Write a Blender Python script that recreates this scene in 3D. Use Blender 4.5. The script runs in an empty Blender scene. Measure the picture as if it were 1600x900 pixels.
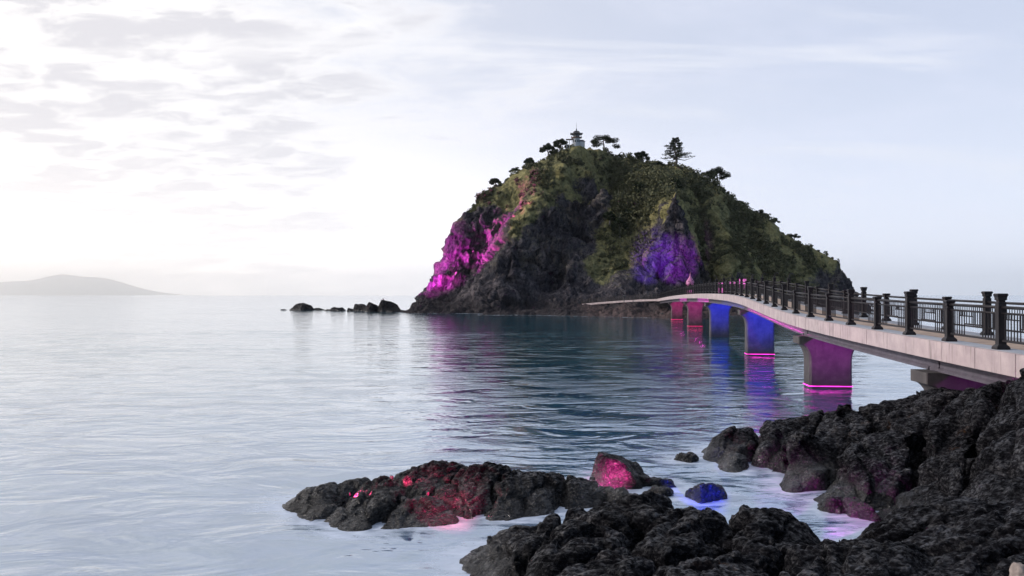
import bpy, math, random
import numpy as np
from mathutils import Vector, Matrix, kdtree

R = math.radians
F = 1386.0            # focal length in pixels of the 1600 px wide photograph
CAM_H = 4.8           # camera above the water (water surface is z = 0)
HOR = 461.0           # row of the horizon

# ---------------------------------------------------------------- camera
scn = bpy.context.scene
col = scn.collection
cam_d = bpy.data.cameras.new('camera')
cam = bpy.data.objects.new('camera', cam_d)
col.objects.link(cam)
cam_d.sensor_width = 36.0
cam_d.lens = 36.0 * F / 1600.0
cam_d.clip_start = 0.1
cam_d.clip_end = 120000.0
cam.location = (0, 0, CAM_H)
cam.rotation_euler = (R(90.0) + math.atan((HOR - 450.0) / F), 0, 0)
scn.camera = cam

# ---------------------------------------------------------------- sky, sun, exposure
SUN_EL, SUN_AZ = 24.0, -88.0          # azimuth from +Y, negative = to the left
SDIR = Vector((math.cos(R(SUN_EL)) * math.sin(R(SUN_AZ)), math.cos(R(SUN_EL)) * math.cos(R(SUN_AZ)), math.sin(R(SUN_EL))))
SKY_STRENGTH = 0.145
world = bpy.data.worlds.new('World')
scn.world = world
world.use_nodes = True
def build_world():
    nt = world.node_tree; N = nt.nodes; L = nt.links
    N.clear()
    out = N.new('ShaderNodeOutputWorld'); bg = N.new('ShaderNodeBackground')
    bg.inputs['Strength'].default_value = SKY_STRENGTH
    L.new(bg.outputs[0], out.inputs['Surface'])
    sky = N.new('ShaderNodeTexSky'); sky.sky_type = 'NISHITA'; sky.sun_disc = False
    sky.sun_elevation = R(SUN_EL); sky.sun_rotation = R(SUN_AZ)
    sky.air_density = 1.0; sky.dust_density = 1.2; sky.ozone_density = 2.0
    tc = N.new('ShaderNodeTexCoord')
    def math_(op, a, b=None, c=None, clamp=False):
        m = N.new('ShaderNodeMath'); m.operation = op; m.use_clamp = clamp
        for i, v in enumerate((a, b, c)):
            if v is None: continue
            if isinstance(v, (int, float)): m.inputs[i].default_value = v
            else: L.new(v, m.inputs[i])
        return m.outputs[0]
    def ramp(v, lo, hi):
        m = N.new('ShaderNodeMapRange'); m.interpolation_type = 'SMOOTHSTEP'
        L.new(v, m.inputs[0]); m.inputs[1].default_value = lo; m.inputs[2].default_value = hi
        return m.outputs[0]
    sep = N.new('ShaderNodeSeparateXYZ'); L.new(tc.outputs['Generated'], sep.inputs[0])
    x, y, z = sep.outputs
    zz = math_('MAXIMUM', z, 0.0)
    den = math_('ADD', zz, 0.16)
    u = math_('DIVIDE', x, den); v = math_('DIVIDE', y, den)
    com = N.new('ShaderNodeCombineXYZ'); L.new(u, com.inputs[0]); L.new(v, com.inputs[1])
    def noise(scale, vec, detail=8, rough=0.55, dist=0.0, sx=1, sy=1, off=(0, 0, 0), rot=0):
        mp = N.new('ShaderNodeMapping'); L.new(vec, mp.inputs[0])
        mp.inputs['Scale'].default_value = (sx, sy, 1); mp.inputs['Location'].default_value = off
        mp.inputs['Rotation'].default_value = (0, 0, rot)
        n = N.new('ShaderNodeTexNoise'); L.new(mp.outputs[0], n.inputs['Vector'])
        n.inputs['Scale'].default_value = scale; n.inputs['Detail'].default_value = detail
        n.inputs['Roughness'].default_value = rough; n.inputs['Distortion'].default_value = dist
        return n.outputs['Fac']
    big = noise(0.55, com.outputs[0], 3, 0.5, 0.2, 1, 1.0, (3.1, 1.7, 0), R(20))
    mid = noise(2.2, com.outputs[0], 9, 0.58, 0.35, 1.0, 1.35, (0.4, 5.2, 0), R(18))
    fine = noise(5.5, com.outputs[0], 8, 0.6, 0.5, 1.0, 1.5, (7, 2, 0), R(25))
    # sun side: the broken cloud sheet lies over the left half of the sky
    d = N.new('ShaderNodeVectorMath'); d.operation = 'DOT_PRODUCT'
    L.new(tc.outputs['Generated'], d.inputs[0]); d.inputs[1].default_value = tuple(SDIR)
    sd = d.outputs['Value']
    side = ramp(sd, -0.05, 0.50)
    # thickness of the sheet
    t = math_('MULTIPLY_ADD', big, 0.55, math_('MULTIPLY_ADD', mid, 0.75, math_('MULTIPLY', fine, 0.28)))
    t = math_('ADD', t, math_('MULTIPLY_ADD', side, 0.44, -0.12))
    cov = ramp(t, 0.78, 1.02)
    thick = math_('MULTIPLY', ramp(t, 0.86, 1.10), ramp(math_('MULTIPLY_ADD', fine, 0.75, math_('MULTIPLY', mid, 0.45)), 0.50, 0.68))
    # thin high veil everywhere
    # the veil and the cloud sheet cover the seaward, sunward half; the sky over the land behind is clear and deeper
    d2 = N.new('ShaderNodeVectorMath'); d2.operation = 'DOT_PRODUCT'
    L.new(tc.outputs['Generated'], d2.inputs[0]); d2.inputs[1].default_value = (-0.5, 0.84, 0.2)
    front = ramp(d2.outputs['Value'], -0.35, 0.45)
    veil = math_('MULTIPLY', math_('MULTIPLY_ADD', ramp(mid, 0.35, 0.75), 0.14, 0.80), math_('MULTIPLY_ADD', front, 0.9, 0.1))
    glow = ramp(sd, -0.25, 0.75)
    def mixc(f, a, b):
        m = N.new('ShaderNodeMix'); m.data_type = 'RGBA'
        if isinstance(f, (int, float)): m.inputs[0].default_value = f
        else: L.new(f, m.inputs[0])
        for i, c in ((6, a), (7, b)):
            if isinstance(c, tuple): m.inputs[i].default_value = (*c, 1)
            else: L.new(c, m.inputs[i])
        return m.outputs[2]
    veil_c = mixc(glow, (4.9, 5.3, 6.5), (6.1, 6.05, 6.4))
    lit_c = mixc(glow, (6.3, 6.5, 7.1), (8.0, 7.8, 7.7))
    shade_c = mixc(glow, (4.6, 4.8, 5.5), (5.2, 5.1, 5.45))
    cl = mixc(math_('MULTIPLY', thick, 0.85), lit_c, shade_c)
    base = mixc(veil, sky.outputs[0], veil_c)
    # pale milky band of air along the horizon
    band = math_('POWER', math_('SUBTRACT', 1.0, math_('MINIMUM', math_('MULTIPLY', zz, 3.2), 1.0)), 2.0)
    hz = mixc(glow, (8.2, 8.6, 9.8), (28.0, 24.4, 21.0))
    base = mixc(math_('MULTIPLY', math_('MULTIPLY', band, 0.8), math_('MULTIPLY_ADD', front, 0.8, 0.2)), base, hz)
    c = mixc(math_('MULTIPLY', math_('MULTIPLY', cov, math_('MULTIPLY_ADD', front, 0.85, 0.15)), math_('SUBTRACT', 1.0, math_('MULTIPLY', band, 0.55))), base, cl)
    wis = noise(1.25, com.outputs[0], 7, 0.62, 0.6, 0.55, 1.9, (2.2, 0.6, 0), R(-28))
    wis = math_('MULTIPLY', math_('MULTIPLY', ramp(wis, 0.52, 0.74), 0.75), math_('MULTIPLY', front, math_('SUBTRACT', 1.0, band)))
    c = mixc(wis, c, lit_c)
    L.new(c, bg.inputs['Color'])
build_world()
sun_d = bpy.data.lights.new('sun', 'SUN')
sun = bpy.data.objects.new('sun', sun_d); col.objects.link(sun)
sun_d.energy = 3.0; sun_d.angle = R(3); sun_d.color = (1.0, 0.91, 0.86)
sun.rotation_euler = (-SDIR).to_track_quat('-Z', 'Y').to_euler()
vs = scn.view_settings
vs.view_transform = 'Standard'; vs.look = 'None'; vs.exposure = 0.0; vs.gamma = 1.0; vs.use_curve_mapping = False
scn.render.engine = 'CYCLES'
cy = scn.cycles
cy.use_denoising = True
cy.max_bounces = 8; cy.diffuse_bounces = 2; cy.glossy_bounces = 3; cy.transmission_bounces = 2
cy.volume_bounces = 4; cy.transparent_max_bounces = 8
cy.sample_clamp_indirect = 4.0

# ---------------------------------------------------------------- helpers
def P(px, py, Y):
    """point at depth Y seen at pixel (px, py) of the photograph, used to take measurements"""
    return Vector(((px - 800) / F * Y, Y, CAM_H - (py - HOR) / F * Y))
def mesh_obj(name, V, Fc, mat=None, parent=None, smooth=False):
    me = bpy.data.meshes.new(name)
    me.from_pydata([tuple(v) for v in V], [], [tuple(f) for f in Fc])
    me.update()
    return link(name, me, mat, parent, smooth)
def np_mesh(name, V, Q, n=4):
    """fast mesh from arrays, all faces n-gons"""
    me = bpy.data.meshes.new(name)
    V = np.asarray(V, np.float32); Q = np.asarray(Q, np.int32)
    me.vertices.add(len(V)); me.vertices.foreach_set('co', V.ravel())
    me.loops.add(Q.size); me.loops.foreach_set('vertex_index', Q.ravel())
    me.polygons.add(len(Q)); me.polygons.foreach_set('loop_start', np.arange(0, Q.size, n, dtype=np.int32))
    me.update(calc_edges=True)
    return me
def link(name, me, mat=None, parent=None, smooth=False):
    o = bpy.data.objects.new(name, me); col.objects.link(o)
    if mat and not me.materials: me.materials.append(mat)
    if smooth: me.polygons.foreach_set('use_smooth', np.ones(len(me.polygons), bool))
    if parent: o.parent = parent
    return o
def empty(name, loc=(0, 0, 0), rz=0):
    o = bpy.data.objects.new(name, None); col.objects.link(o)
    o.location = loc; o.rotation_euler = (0, 0, rz); o.empty_display_size = 0.2
    return o
def tag(o, label, cat, group=None):
    o['label'] = label; o['category'] = cat
    if group: o['group'] = group
    return o
def struct(o, kind='structure', label=None):
    o['kind'] = kind
    if label: o['label'] = label
    return o
class MB:
    def __init__(s): s.V = []; s.F = []
    def add(s, V, Fc):
        n = len(s.V); s.V += [tuple(v) for v in V]; s.F += [tuple(i + n for i in f) for f in Fc]
    def hexa(s, c):      # 8 corners: bottom 4 (ccw), top 4
        s.add(c, [(3, 2, 1, 0), (4, 5, 6, 7), (0, 1, 5, 4), (1, 2, 6, 5), (2, 3, 7, 6), (3, 0, 4, 7)])
    def box(s, x0, x1, y0, y1, z0, z1):
        s.hexa([(x0, y0, z0), (x1, y0, z0), (x1, y1, z0), (x0, y1, z0), (x0, y0, z1), (x1, y0, z1), (x1, y1, z1), (x0, y1, z1)])
    def tube(s, pts, rad, n=6, cap=True):
        pts = [Vector(p) for p in pts]
        rad = rad if isinstance(rad, (list, tuple)) else [rad] * len(pts)
        V = []; Fc = []
        for i, p in enumerate(pts):
            t = (pts[min(i + 1, len(pts) - 1)] - pts[max(i - 1, 0)]).normalized()
            a = Vector((0, 0, 1)) if abs(t.z) < 0.9 else Vector((1, 0, 0))
            e = t.cross(a).normalized(); g = e.cross(t)
            for k in range(n):
                q = 2 * math.pi * (k + 0.5) / n
                V.append(p + (e * math.cos(q) + g * math.sin(q)) * rad[i])
        for i in range(len(pts) - 1):
            for k in range(n):
                k2 = (k + 1) % n
                Fc.append((i * n + k, i * n + k2, (i + 1) * n + k2, (i + 1) * n + k))
        if cap:
            Fc.append(tuple(range(n))[::-1]); Fc.append(tuple((len(pts) - 1) * n + k for k in range(n)))
        s.add(V, Fc)
    def lathe(s, prof, n=12, c=(0, 0, 0), square=False):
        V = []; Fc = []
        for r, z in prof:
            for k in range(n):
                q = 2 * math.pi * (k + 0.5) / n
                m = r / math.cos(math.pi / n) if square else r
                V.append((c[0] + m * math.cos(q), c[1] + m * math.sin(q), c[2] + z))
        for i in range(len(prof) - 1):
            for k in range(n):
                k2 = (k + 1) % n
                Fc.append((i * n + k, i * n + k2, (i + 1) * n + k2, (i + 1) * n + k))
        Fc.append(tuple(range(n))[::-1]); Fc.append(tuple((len(prof) - 1) * n + k for k in range(n)))
        s.add(V, Fc)
    def mesh(s, name):
        me = bpy.data.meshes.new(name); me.from_pydata(s.V, [], s.F); me.update(); return me
    def build(s, name, mat, parent=None, smooth=False):
        return link(name, s.mesh(name), mat, parent, smooth)

# ---- noise on arrays
def _hash(ix, iy, iz, seed):
    h = (ix.astype(np.uint32) * np.uint32(374761393) + iy.astype(np.uint32) * np.uint32(668265263)
         + iz.astype(np.uint32) * np.uint32(2147483647) + np.uint32((seed * 144665 + 12345) & 0xffffffff))
    h = (h ^ (h >> np.uint32(13))) * np.uint32(1274126177)
    h = (h ^ (h >> np.uint32(16))) * np.uint32(2246822519)
    return h ^ (h >> np.uint32(15))
def perlin(p, seed=0):
    pi = np.floor(p).astype(np.int64); pf = p - pi
    w = pf * pf * pf * (pf * (pf * 6 - 15) + 10)
    def g(dx, dy, dz):
        h = _hash(pi[:, 0] + dx, pi[:, 1] + dy, pi[:, 2] + dz, seed)
        a = (h & np.uint32(0xffff)).astype(np.float64) / 65535.0 * 2 * np.pi
        b = ((h >> np.uint32(16)) & np.uint32(0xffff)).astype(np.float64) / 65535.0 * 2 - 1
        s = np.sqrt(np.maximum(0, 1 - b * b))
        return s * np.cos(a) * (pf[:, 0] - dx) + s * np.sin(a) * (pf[:, 1] - dy) + b * (pf[:, 2] - dz)
    x, y, z = w[:, 0], w[:, 1], w[:, 2]
    l = lambda a, b, t: a + (b - a) * t
    return 1.6 * l(l(l(g(0, 0, 0), g(1, 0, 0), x), l(g(0, 1, 0), g(1, 1, 0), x), y),
                   l(l(g(0, 0, 1), g(1, 0, 1), x), l(g(0, 1, 1), g(1, 1, 1), x), y), z)
def fbm(p, o=4, seed=0, gain=0.5):
    a = 1.0; s = 0; t = 0
    for k in range(o):
        s = s + a * perlin(p * (2.03 ** k), seed + k * 7); t += a; a *= gain
    return s / t
def ridged(p, o=4, seed=0, gain=0.5):
    a = 1.0; s = 0; t = 0
    for k in range(o):
        s = s + a * (1 - 2 * np.abs(perlin(p * (2.07 ** k), seed + k * 11))); t += a; a *= gain
    return s / t
def worley(p, seed=0):
    pi = np.floor(p).astype(np.int64)
    f1 = np.full(len(p), 9.0); f2 = np.full(len(p), 9.0); cid = np.zeros(len(p))
    for dx in (-1, 0, 1):
        for dy in (-1, 0, 1):
            for dz in (-1, 0, 1):
                c = pi + np.array([dx, dy, dz])
                h = _hash(c[:, 0], c[:, 1], c[:, 2], seed)
                q = np.stack([(h & np.uint32(1023)) / 1023.0, ((h >> np.uint32(10)) & np.uint32(1023)) / 1023.0, ((h >> np.uint32(20)) & np.uint32(1023)) / 1023.0], 1)
                d = np.sqrt((((c + q) - p) ** 2).sum(1))
                n = d < f1
                f2 = np.where(n, f1, np.minimum(f2, d)); cid = np.where(n, h % 997, cid); f1 = np.where(n, d, f1)
    return f1, f2, cid / 997.0
def facet(p, seed=0):
    """broken-rock relief: every cell is a tilted plane; returns relief and distance to the joint"""
    pi = np.floor(p).astype(np.int64)
    f1 = np.full(len(p), 9.0); f2 = np.full(len(p), 9.0); best = np.zeros((len(p), 3)); hid = np.zeros(len(p), np.uint32)
    for dx in (-1, 0, 1):
        for dy in (-1, 0, 1):
            for dz in (-1, 0, 1):
                c = pi + np.array([dx, dy, dz])
                h = _hash(c[:, 0], c[:, 1], c[:, 2], seed)
                q = c + np.stack([(h & np.uint32(1023)) / 1023.0, ((h >> np.uint32(10)) & np.uint32(1023)) / 1023.0, ((h >> np.uint32(20)) & np.uint32(1023)) / 1023.0], 1)
                d = np.sqrt(((q - p) ** 2).sum(1)); n = d < f1
                f2 = np.where(n, f1, np.minimum(f2, d)); best[n] = (p - q)[n]; hid = np.where(n, h, hid); f1 = np.where(n, d, f1)
    g = _hash(hid.astype(np.int64), hid.astype(np.int64) >> 7, hid.astype(np.int64) >> 3, seed + 5)
    v = np.stack([(g & np.uint32(1023)) / 511.5 - 1, ((g >> np.uint32(10)) & np.uint32(1023)) / 511.5 - 1, ((g >> np.uint32(20)) & np.uint32(1023)) / 511.5 - 1], 1)
    off = (hid % np.uint32(997)) / 997.0 - .5
    return (best * v).sum(1) + 0.5 * off, f2 - f1
def sstep(v, a, b):
    t = np.clip((v - a) / (b - a), 0, 1); return t * t * (3 - 2 * t)

# ---------------------------------------------------------------- materials
class NT:
    def __init__(s, name):
        s.m = bpy.data.materials.new(name); s.m.use_nodes = True
        s.t = s.m.node_tree; s.n = s.t.nodes
        s.b = s.n['Principled BSDF']; s.out = s.n['Material Output']
    def new(s, t, **k):
        n = s.n.new(t)
        for a, v in k.items(): setattr(n, a, v)
        return n
    def link(s, a, b): s.t.links.new(a, b)
    def coord(s, what='Object', scale=(1, 1, 1), rot=(0, 0, 0), loc=(0, 0, 0)):
        c = s.new('ShaderNodeTexCoord') if what != 'World' else s.new('ShaderNodeNewGeometry')
        o = c.outputs[what] if what != 'World' else c.outputs['Position']
        mp = s.new('ShaderNodeMapping'); s.link(o, mp.inputs[0])
        mp.inputs['Scale'].default_value = scale; mp.inputs['Rotation'].default_value = rot; mp.inputs['Location'].default_value = loc
        return mp.outputs[0]
    def noise(s, vec, scale, detail=5, rough=0.55, dist=0.0):
        n = s.new('ShaderNodeTexNoise'); s.link(vec, n.inputs['Vector'])
        n.inputs['Scale'].default_value = scale; n.inputs['Detail'].default_value = detail
        n.inputs['Roughness'].default_value = rough; n.inputs['Distortion'].default_value = dist
        return n.outputs['Fac']
    def voro(s, vec, scale, feature='F1', out='Distance'):
        n = s.new('ShaderNodeTexVoronoi'); n.feature = feature; s.link(vec, n.inputs['Vector'])
        n.inputs['Scale'].default_value = scale
        return n.outputs[out]
    def val(s, i, v):
        if isinstance(v, (int, float)): i.default_value = v
        elif isinstance(v, tuple): i.default_value = (*v, 1) if len(v) == 3 else v
        else: s.link(v, i)
    def math(s, op, a, b=None, c=None, clamp=False):
        m = s.new('ShaderNodeMath', operation=op, use_clamp=clamp)
        for i, v in enumerate((a, b, c)):
            if v is not None: s.val(m.inputs[i], v)
        return m.outputs[0]
    def ramp(s, v, lo, hi, a=0.0, b=1.0):
        m = s.new('ShaderNodeMapRange'); m.interpolation_type = 'SMOOTHSTEP'
        s.link(v, m.inputs[0])
        for i, q in zip((1, 2, 3, 4), (lo, hi, a, b)): m.inputs[i].default_value = q
        return m.outputs[0]
    def mix(s, f, a, b):
        m = s.new('ShaderNodeMix', data_type='RGBA')
        s.val(m.inputs[0], f); s.val(m.inputs[6], a); s.val(m.inputs[7], b)
        return m.outputs[2]
    def bump(s, h, strength, dist, prev=None):
        n = s.new('ShaderNodeBump'); s.link(h, n.inputs['Height'])
        n.inputs['Strength'].default_value = strength; n.inputs['Distance'].default_value = dist
        if prev: s.link(prev, n.inputs['Normal'])
        return n.outputs[0]
    def attr(s, name):
        a = s.new('ShaderNodeAttribute'); a.attribute_name = name; return a.outputs['Fac']
    def posz(s):
        g = s.new('ShaderNodeNewGeometry'); p = s.new('ShaderNodeSeparateXYZ'); s.link(g.outputs['Position'], p.inputs[0]); return p.outputs[2]
    def set(s, **k):
        for a, v in k.items(): s.val(s.b.inputs[{'color': 'Base Color', 'rough': 'Roughness', 'metal': 'Metallic', 'normal': 'Normal', 'spec': 'Specular IOR Level', 'ior': 'IOR', 'emit': 'Emission Color', 'estr': 'Emission Strength', 'coat': 'Coat Weight'}[a]], v)
        return s.m

def mat_shore_rock():
    t = NT('basalt')
    v = t.coord('World')
    n1 = t.noise(v, 1.3, 6, 0.6); n2 = t.noise(v, 7, 8, 0.65, 0.4)
    n3 = t.noise(t.coord('World', (0.6, 0.75, 1.35), (0.5, -0.75, 0.2)), 13, 5, 0.68, 0.3)
    vs_ = t.voro(v, 15.0)
    c = t.mix(t.ramp(n1, 0.35, 0.7), (0.005, 0.005, 0.0065), (0.016, 0.0155, 0.019))
    c = t.mix(t.ramp(n2, 0.52, 0.78), c, (0.034, 0.0325, 0.038))
    c = t.mix(t.ramp(n3, 0.40, 0.52, 0.75, 0.0), c, (0.003, 0.003, 0.004))
    c = t.mix(t.ramp(n3, 0.58, 0.74, 0.0, 0.8), c, (0.085, 0.083, 0.095))
    lich = t.math('MULTIPLY', t.ramp(t.noise(v, 0.55, 4, 0.6), 0.60, 0.72), t.ramp(n2, 0.45, 0.65))
    lich = t.math('MULTIPLY', lich, t.ramp(t.posz(), 0.5, 1.1))
    c = t.mix(t.math('MULTIPLY', lich, 0.55), c, (0.10, 0.05, 0.02))
    bz = t.math('ADD', t.posz(), t.math('MULTIPLY', n1, 0.25))
    barn = t.math('MULTIPLY', t.math('MULTIPLY', t.ramp(bz, .20, .30), t.ramp(bz, .45, .65, 1.0, 0.0)), t.ramp(t.voro(v, 38.0), .12, .30, 1.0, 0.0))
    c = t.mix(t.math('MULTIPLY', barn, t.ramp(n2, .45, .6, 0.0, .55)), c, (0.22, 0.21, 0.19))
    wet = t.ramp(t.math('ADD', t.posz(), t.math('MULTIPLY', n1, 0.5)), 0.35, 0.95, 1.0, 0.0)
    c = t.mix(t.math('MULTIPLY', wet, 0.4), c, (0.014, 0.014, 0.016))
    r = t.math('SUBTRACT', t.ramp(n3, 0.35, 0.65, 0.62, 0.36), t.math('MULTIPLY', wet, 0.3))
    rgh = t.ramp(t.noise(v, 0.9, 4, 0.6), 0.38, 0.62, 0.25, 1.0)
    b = t.bump(t.math('MULTIPLY', n2, rgh), 1.0, 0.14)
    b = t.bump(vs_, 0.6, 0.05, b)
    b = t.bump(t.math('MULTIPLY', n3, rgh), 1.0, 0.12, b)
    return t.set(color=c, rough=r, normal=b, spec=t.math('MULTIPLY_ADD', wet, 0.30, t.math('MULTIPLY', t.ramp(n3, .46, .66, .02, .42), t.ramp(n1, .38, .62, .35, 1.5))))
def mat_island():
    t = NT('island_ground')
    v = t.coord('World')
    n1 = t.noise(v, 0.16, 6, 0.6); n2 = t.noise(v, 0.9, 8, 0.65, 0.3); n3 = t.noise(t.coord('World', (1, 1, .55)), 1.7, 6, 0.7, 0.5)
    str_ = t.noise(t.coord('World', (0.35, 0.35, 0.09)), 1.0, 6, 0.6, 0.6)
    c = t.mix(t.ramp(n1, 0.35, 0.68), (0.040, 0.037, 0.045), (0.100, 0.090, 0.098))
    c = t.mix(t.ramp(str_, 0.52, 0.66), c, (0.14, 0.122, 0.125))
    c = t.mix(t.ramp(n2, 0.55, 0.72), c, (0.018, 0.017, 0.021))
    c = t.mix(t.ramp(n3, 0.40, 0.52, 0.7, 0.0), c, (0.010, 0.010, 0.013))
    c = t.mix(t.ramp(n3, 0.58, 0.72, 0.0, 0.7), c, (0.17, 0.152, 0.158))
    g = t.mix(t.ramp(n2, 0.4, 0.65), (0.066, 0.070, 0.038), (0.200, 0.192, 0.100))
    g = t.mix(t.math('MULTIPLY', t.attr('dry'), t.ramp(n3, 0.3, 0.6)), g, (0.32, 0.28, 0.12))
    veg = t.ramp(t.math('ADD', t.attr('veg'), t.math('MULTIPLY_ADD', n2, 0.6, -0.3)), 0.38, 0.6)
    moss = t.math('MULTIPLY', t.ramp(n1, 0.5, 0.62), t.ramp(n3, 0.45, 0.6))
    moss = t.math('MULTIPLY', moss, t.ramp(t.posz(), 6, 14))
    c = t.mix(t.math('MULTIPLY', moss, 0.45), c, (0.10, 0.085, 0.03))
    c = t.mix(veg, c, g)
    low = t.ramp(t.math('ADD', t.posz(), t.math('MULTIPLY', n2, 2.5)), 3.0, 7.0, 1.0, 0.0)
    c = t.mix(t.math('MULTIPLY', low, 0.85), c, t.mix(n3, (0.018, 0.017, 0.021), (0.05, 0.044, 0.046)))
    bch = t.attr('beach')
    c = t.mix(bch, c, t.mix(t.ramp(n3, 0.4, 0.6), (0.10, 0.075, 0.075), (0.035, 0.03, 0.032)))
    b = t.bump(n2, 0.9, 0.9)
    b = t.bump(t.voro(v, 0.7), 0.5, 0.5, b)
    b = t.bump(n3, 0.7, 0.25, b)
    return t.set(color=c, rough=0.9, normal=b, spec=t.ramp(n3, .45, .65, .02, .2))
def mat_leaf(name, c1, c2):
    t = NT(name)
    v = t.coord('World')
    n = t.noise(v, 0.35, 4, 0.6)
    tone_shade = t.attr('tone')
    f = t.math('MULTIPLY_ADD', n, 0.7, t.math('MULTIPLY_ADD', tone_shade, 0.6, -0.15), clamp=True)
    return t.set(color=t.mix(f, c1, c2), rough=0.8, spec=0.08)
def mat_plain(name, c, rough=0.6, var=0.25, scale=4.0, metal=0.0, bump=0.0, spec=0.5):
    t = NT(name)
    v = t.coord('World')
    n = t.noise(v, scale, 6, 0.6); n2 = t.noise(v, scale * 6, 4, 0.6)
    d = tuple(x * (1 - var) for x in c)
    cc = t.mix(t.ramp(n, 0.35, 0.7), d, c)
    k = dict(color=cc, rough=t.ramp(n2, 0.2, 0.8, max(0.05, rough - 0.12), min(1, rough + 0.12)), metal=metal, spec=spec)
    if bump: k['normal'] = t.bump(n2, bump, 0.02)
    return t.set(**k)
def mat_concrete(name, c1, c2, streak=0.35):
    t = NT(name)
    v = t.coord('World')
    n = t.noise(v, 1.4, 7, 0.65); n2 = t.noise(v, 22, 5, 0.65)
    st = t.noise(t.coord('World', (5, 5, 0.5)), 1.0, 5, 0.6)
    c = t.mix(t.ramp(n, 0.3, 0.72), c2, c1)
    c = t.mix(t.math('MULTIPLY', t.ramp(st, 0.52, 0.75), streak), c, tuple(x * 0.45 for x in c2))
    c = t.mix(t.math('MULTIPLY', t.ramp(n2, 0.58, 0.75), 0.3), c, tuple(x * 0.6 for x in c2))
    wl = t.ramp(t.math('ADD', t.posz(), t.math('MULTIPLY', n, 0.7)), 0.5, 1.3, 1.0, 0.0)
    c = t.mix(t.math('MULTIPLY', wl, 0.75), c, (0.035, 0.035, 0.034))
    return t.set(color=c, rough=0.8, normal=t.bump(n2, 0.25, 0.01, t.bump(n, 0.1, 0.05)), spec=0.3)
def mat_emit(name, c, s):
    t = NT(name)
    n = t.noise(t.coord('World'), 3.0, 3)
    return t.set(color=(0.05, 0.05, 0.05), emit=c, estr=t.ramp(n, 0.25, 0.75, s * 0.55, s * 1.3), rough=0.4)
def mat_water():
    t = NT('sea_water')
    # slow swell and ripples, crests lying across the view; long crests run roughly left to right
    w1 = t.noise(t.coord('World', (0.34, 0.46, 1), (0, 0, R(-14))), 1.0, 3, 0.5, 1.0)
    w2 = t.noise(t.coord('World', (1.25, 1.7, 1), (0, 0, R(8))), 1.0, 4, 0.55, 0.8)
    w3 = t.noise(t.coord('World', (0.07, 0.10, 1), (0, 0, R(10))), 1.0, 3, 0.5, 0.8)
    w4 = t.noise(t.coord('World', (3.2, 4.2, 1), (0, 0, R(-5))), 1.0, 3, 0.5, 0.6)
    # cat's paws: short rippled streaks on smooth water, none in the lee of the island
    geo = t.new('ShaderNodeNewGeometry'); sp = t.new('ShaderNodeSeparateXYZ'); t.link(geo.outputs['Position'], sp.inputs[0])
    g1 = t.noise(t.coord('World', (0.26, 0.46, 1), (0, 0, R(4))), 1.0, 5, 0.6, 0.5)
    g2 = t.noise(t.coord('World', (0.02, 0.035, 1)), 1.0, 3, 0.5)
    gust = t.ramp(t.math('MULTIPLY_ADD', g2, 0.5, t.math('MULTIPLY', g1, 0.7)), 0.58, 0.72)
    gust = t.math('MULTIPLY', gust, t.ramp(sp.outputs[1], 90, 150, 1.0, 0.25))
    k2 = t.math('MULTIPLY_ADD', gust, 1.0, 0.3)
    b = t.bump(w3, 0.12, 0.9)
    b = t.bump(w1, 0.30, 0.38, b)
    b = t.bump(t.math('MULTIPLY', w2, k2), 0.24, 0.11, b)
    b = t.bump(t.math('MULTIPLY', w4, k2), 0.12, 0.04, b)
    foam = t.attr('foam')
    fn = t.noise(t.coord('World', (0.55, 1.6, 1), (0, 0, R(-20))), 1.4, 7, 0.62, 1.2)
    fn2 = t.noise(t.coord('World', (1.2, 2.6, 1), (0, 0, R(15))), 2.2, 6, 0.62, 0.8)
    f = t.math('ADD', foam, t.math('MULTIPLY_ADD', fn, 1.1, -0.62))
    f = t.math('MULTIPLY', t.ramp(f, 0.25, 0.85), t.ramp(fn2, 0.25, 0.7, 0.45, 1.0))
    depth = t.noise(t.coord('World', (0.05, 0.12, 1)), 1.0, 4, 0.55)
    c = t.mix(t.ramp(depth, 0.35, 0.65), (0.001, 0.055, 0.085), (0.002, 0.080, 0.115))
    c = t.mix(t.math('MULTIPLY', t.attr('milk'), t.ramp(fn, .35, .65, .35, .75)), c, (0.045, 0.115, 0.29))
    c = t.mix(t.math('MULTIPLY', f, 0.85), c, (0.60, 0.66, 0.78))
    r = t.math('MULTIPLY_ADD', f, 0.5, t.math('MULTIPLY_ADD', gust, 0.14, 0.05))
    t.b.inputs['Specular Tint'].default_value = (0.68, 0.84, 1.0, 1)
    t.set(color=c, rough=r, normal=b, ior=2.0, spec=0.5)
    gl = t.new('ShaderNodeBsdfGlossy'); gl.inputs['Color'].default_value = (0.84, 0.91, 1.0, 1)
    t.val(gl.inputs['Roughness'], r); t.link(b, gl.inputs['Normal'])
    mx = t.new('ShaderNodeMixShader'); t.link(t.math('MULTIPLY_ADD', f, -0.22, 0.28), mx.inputs[0])
    t.link(t.b.outputs[0], mx.inputs[1]); t.link(gl.outputs[0], mx.inputs[2]); t.link(mx.outputs[0], t.out.inputs['Surface'])
    return t.m

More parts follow.
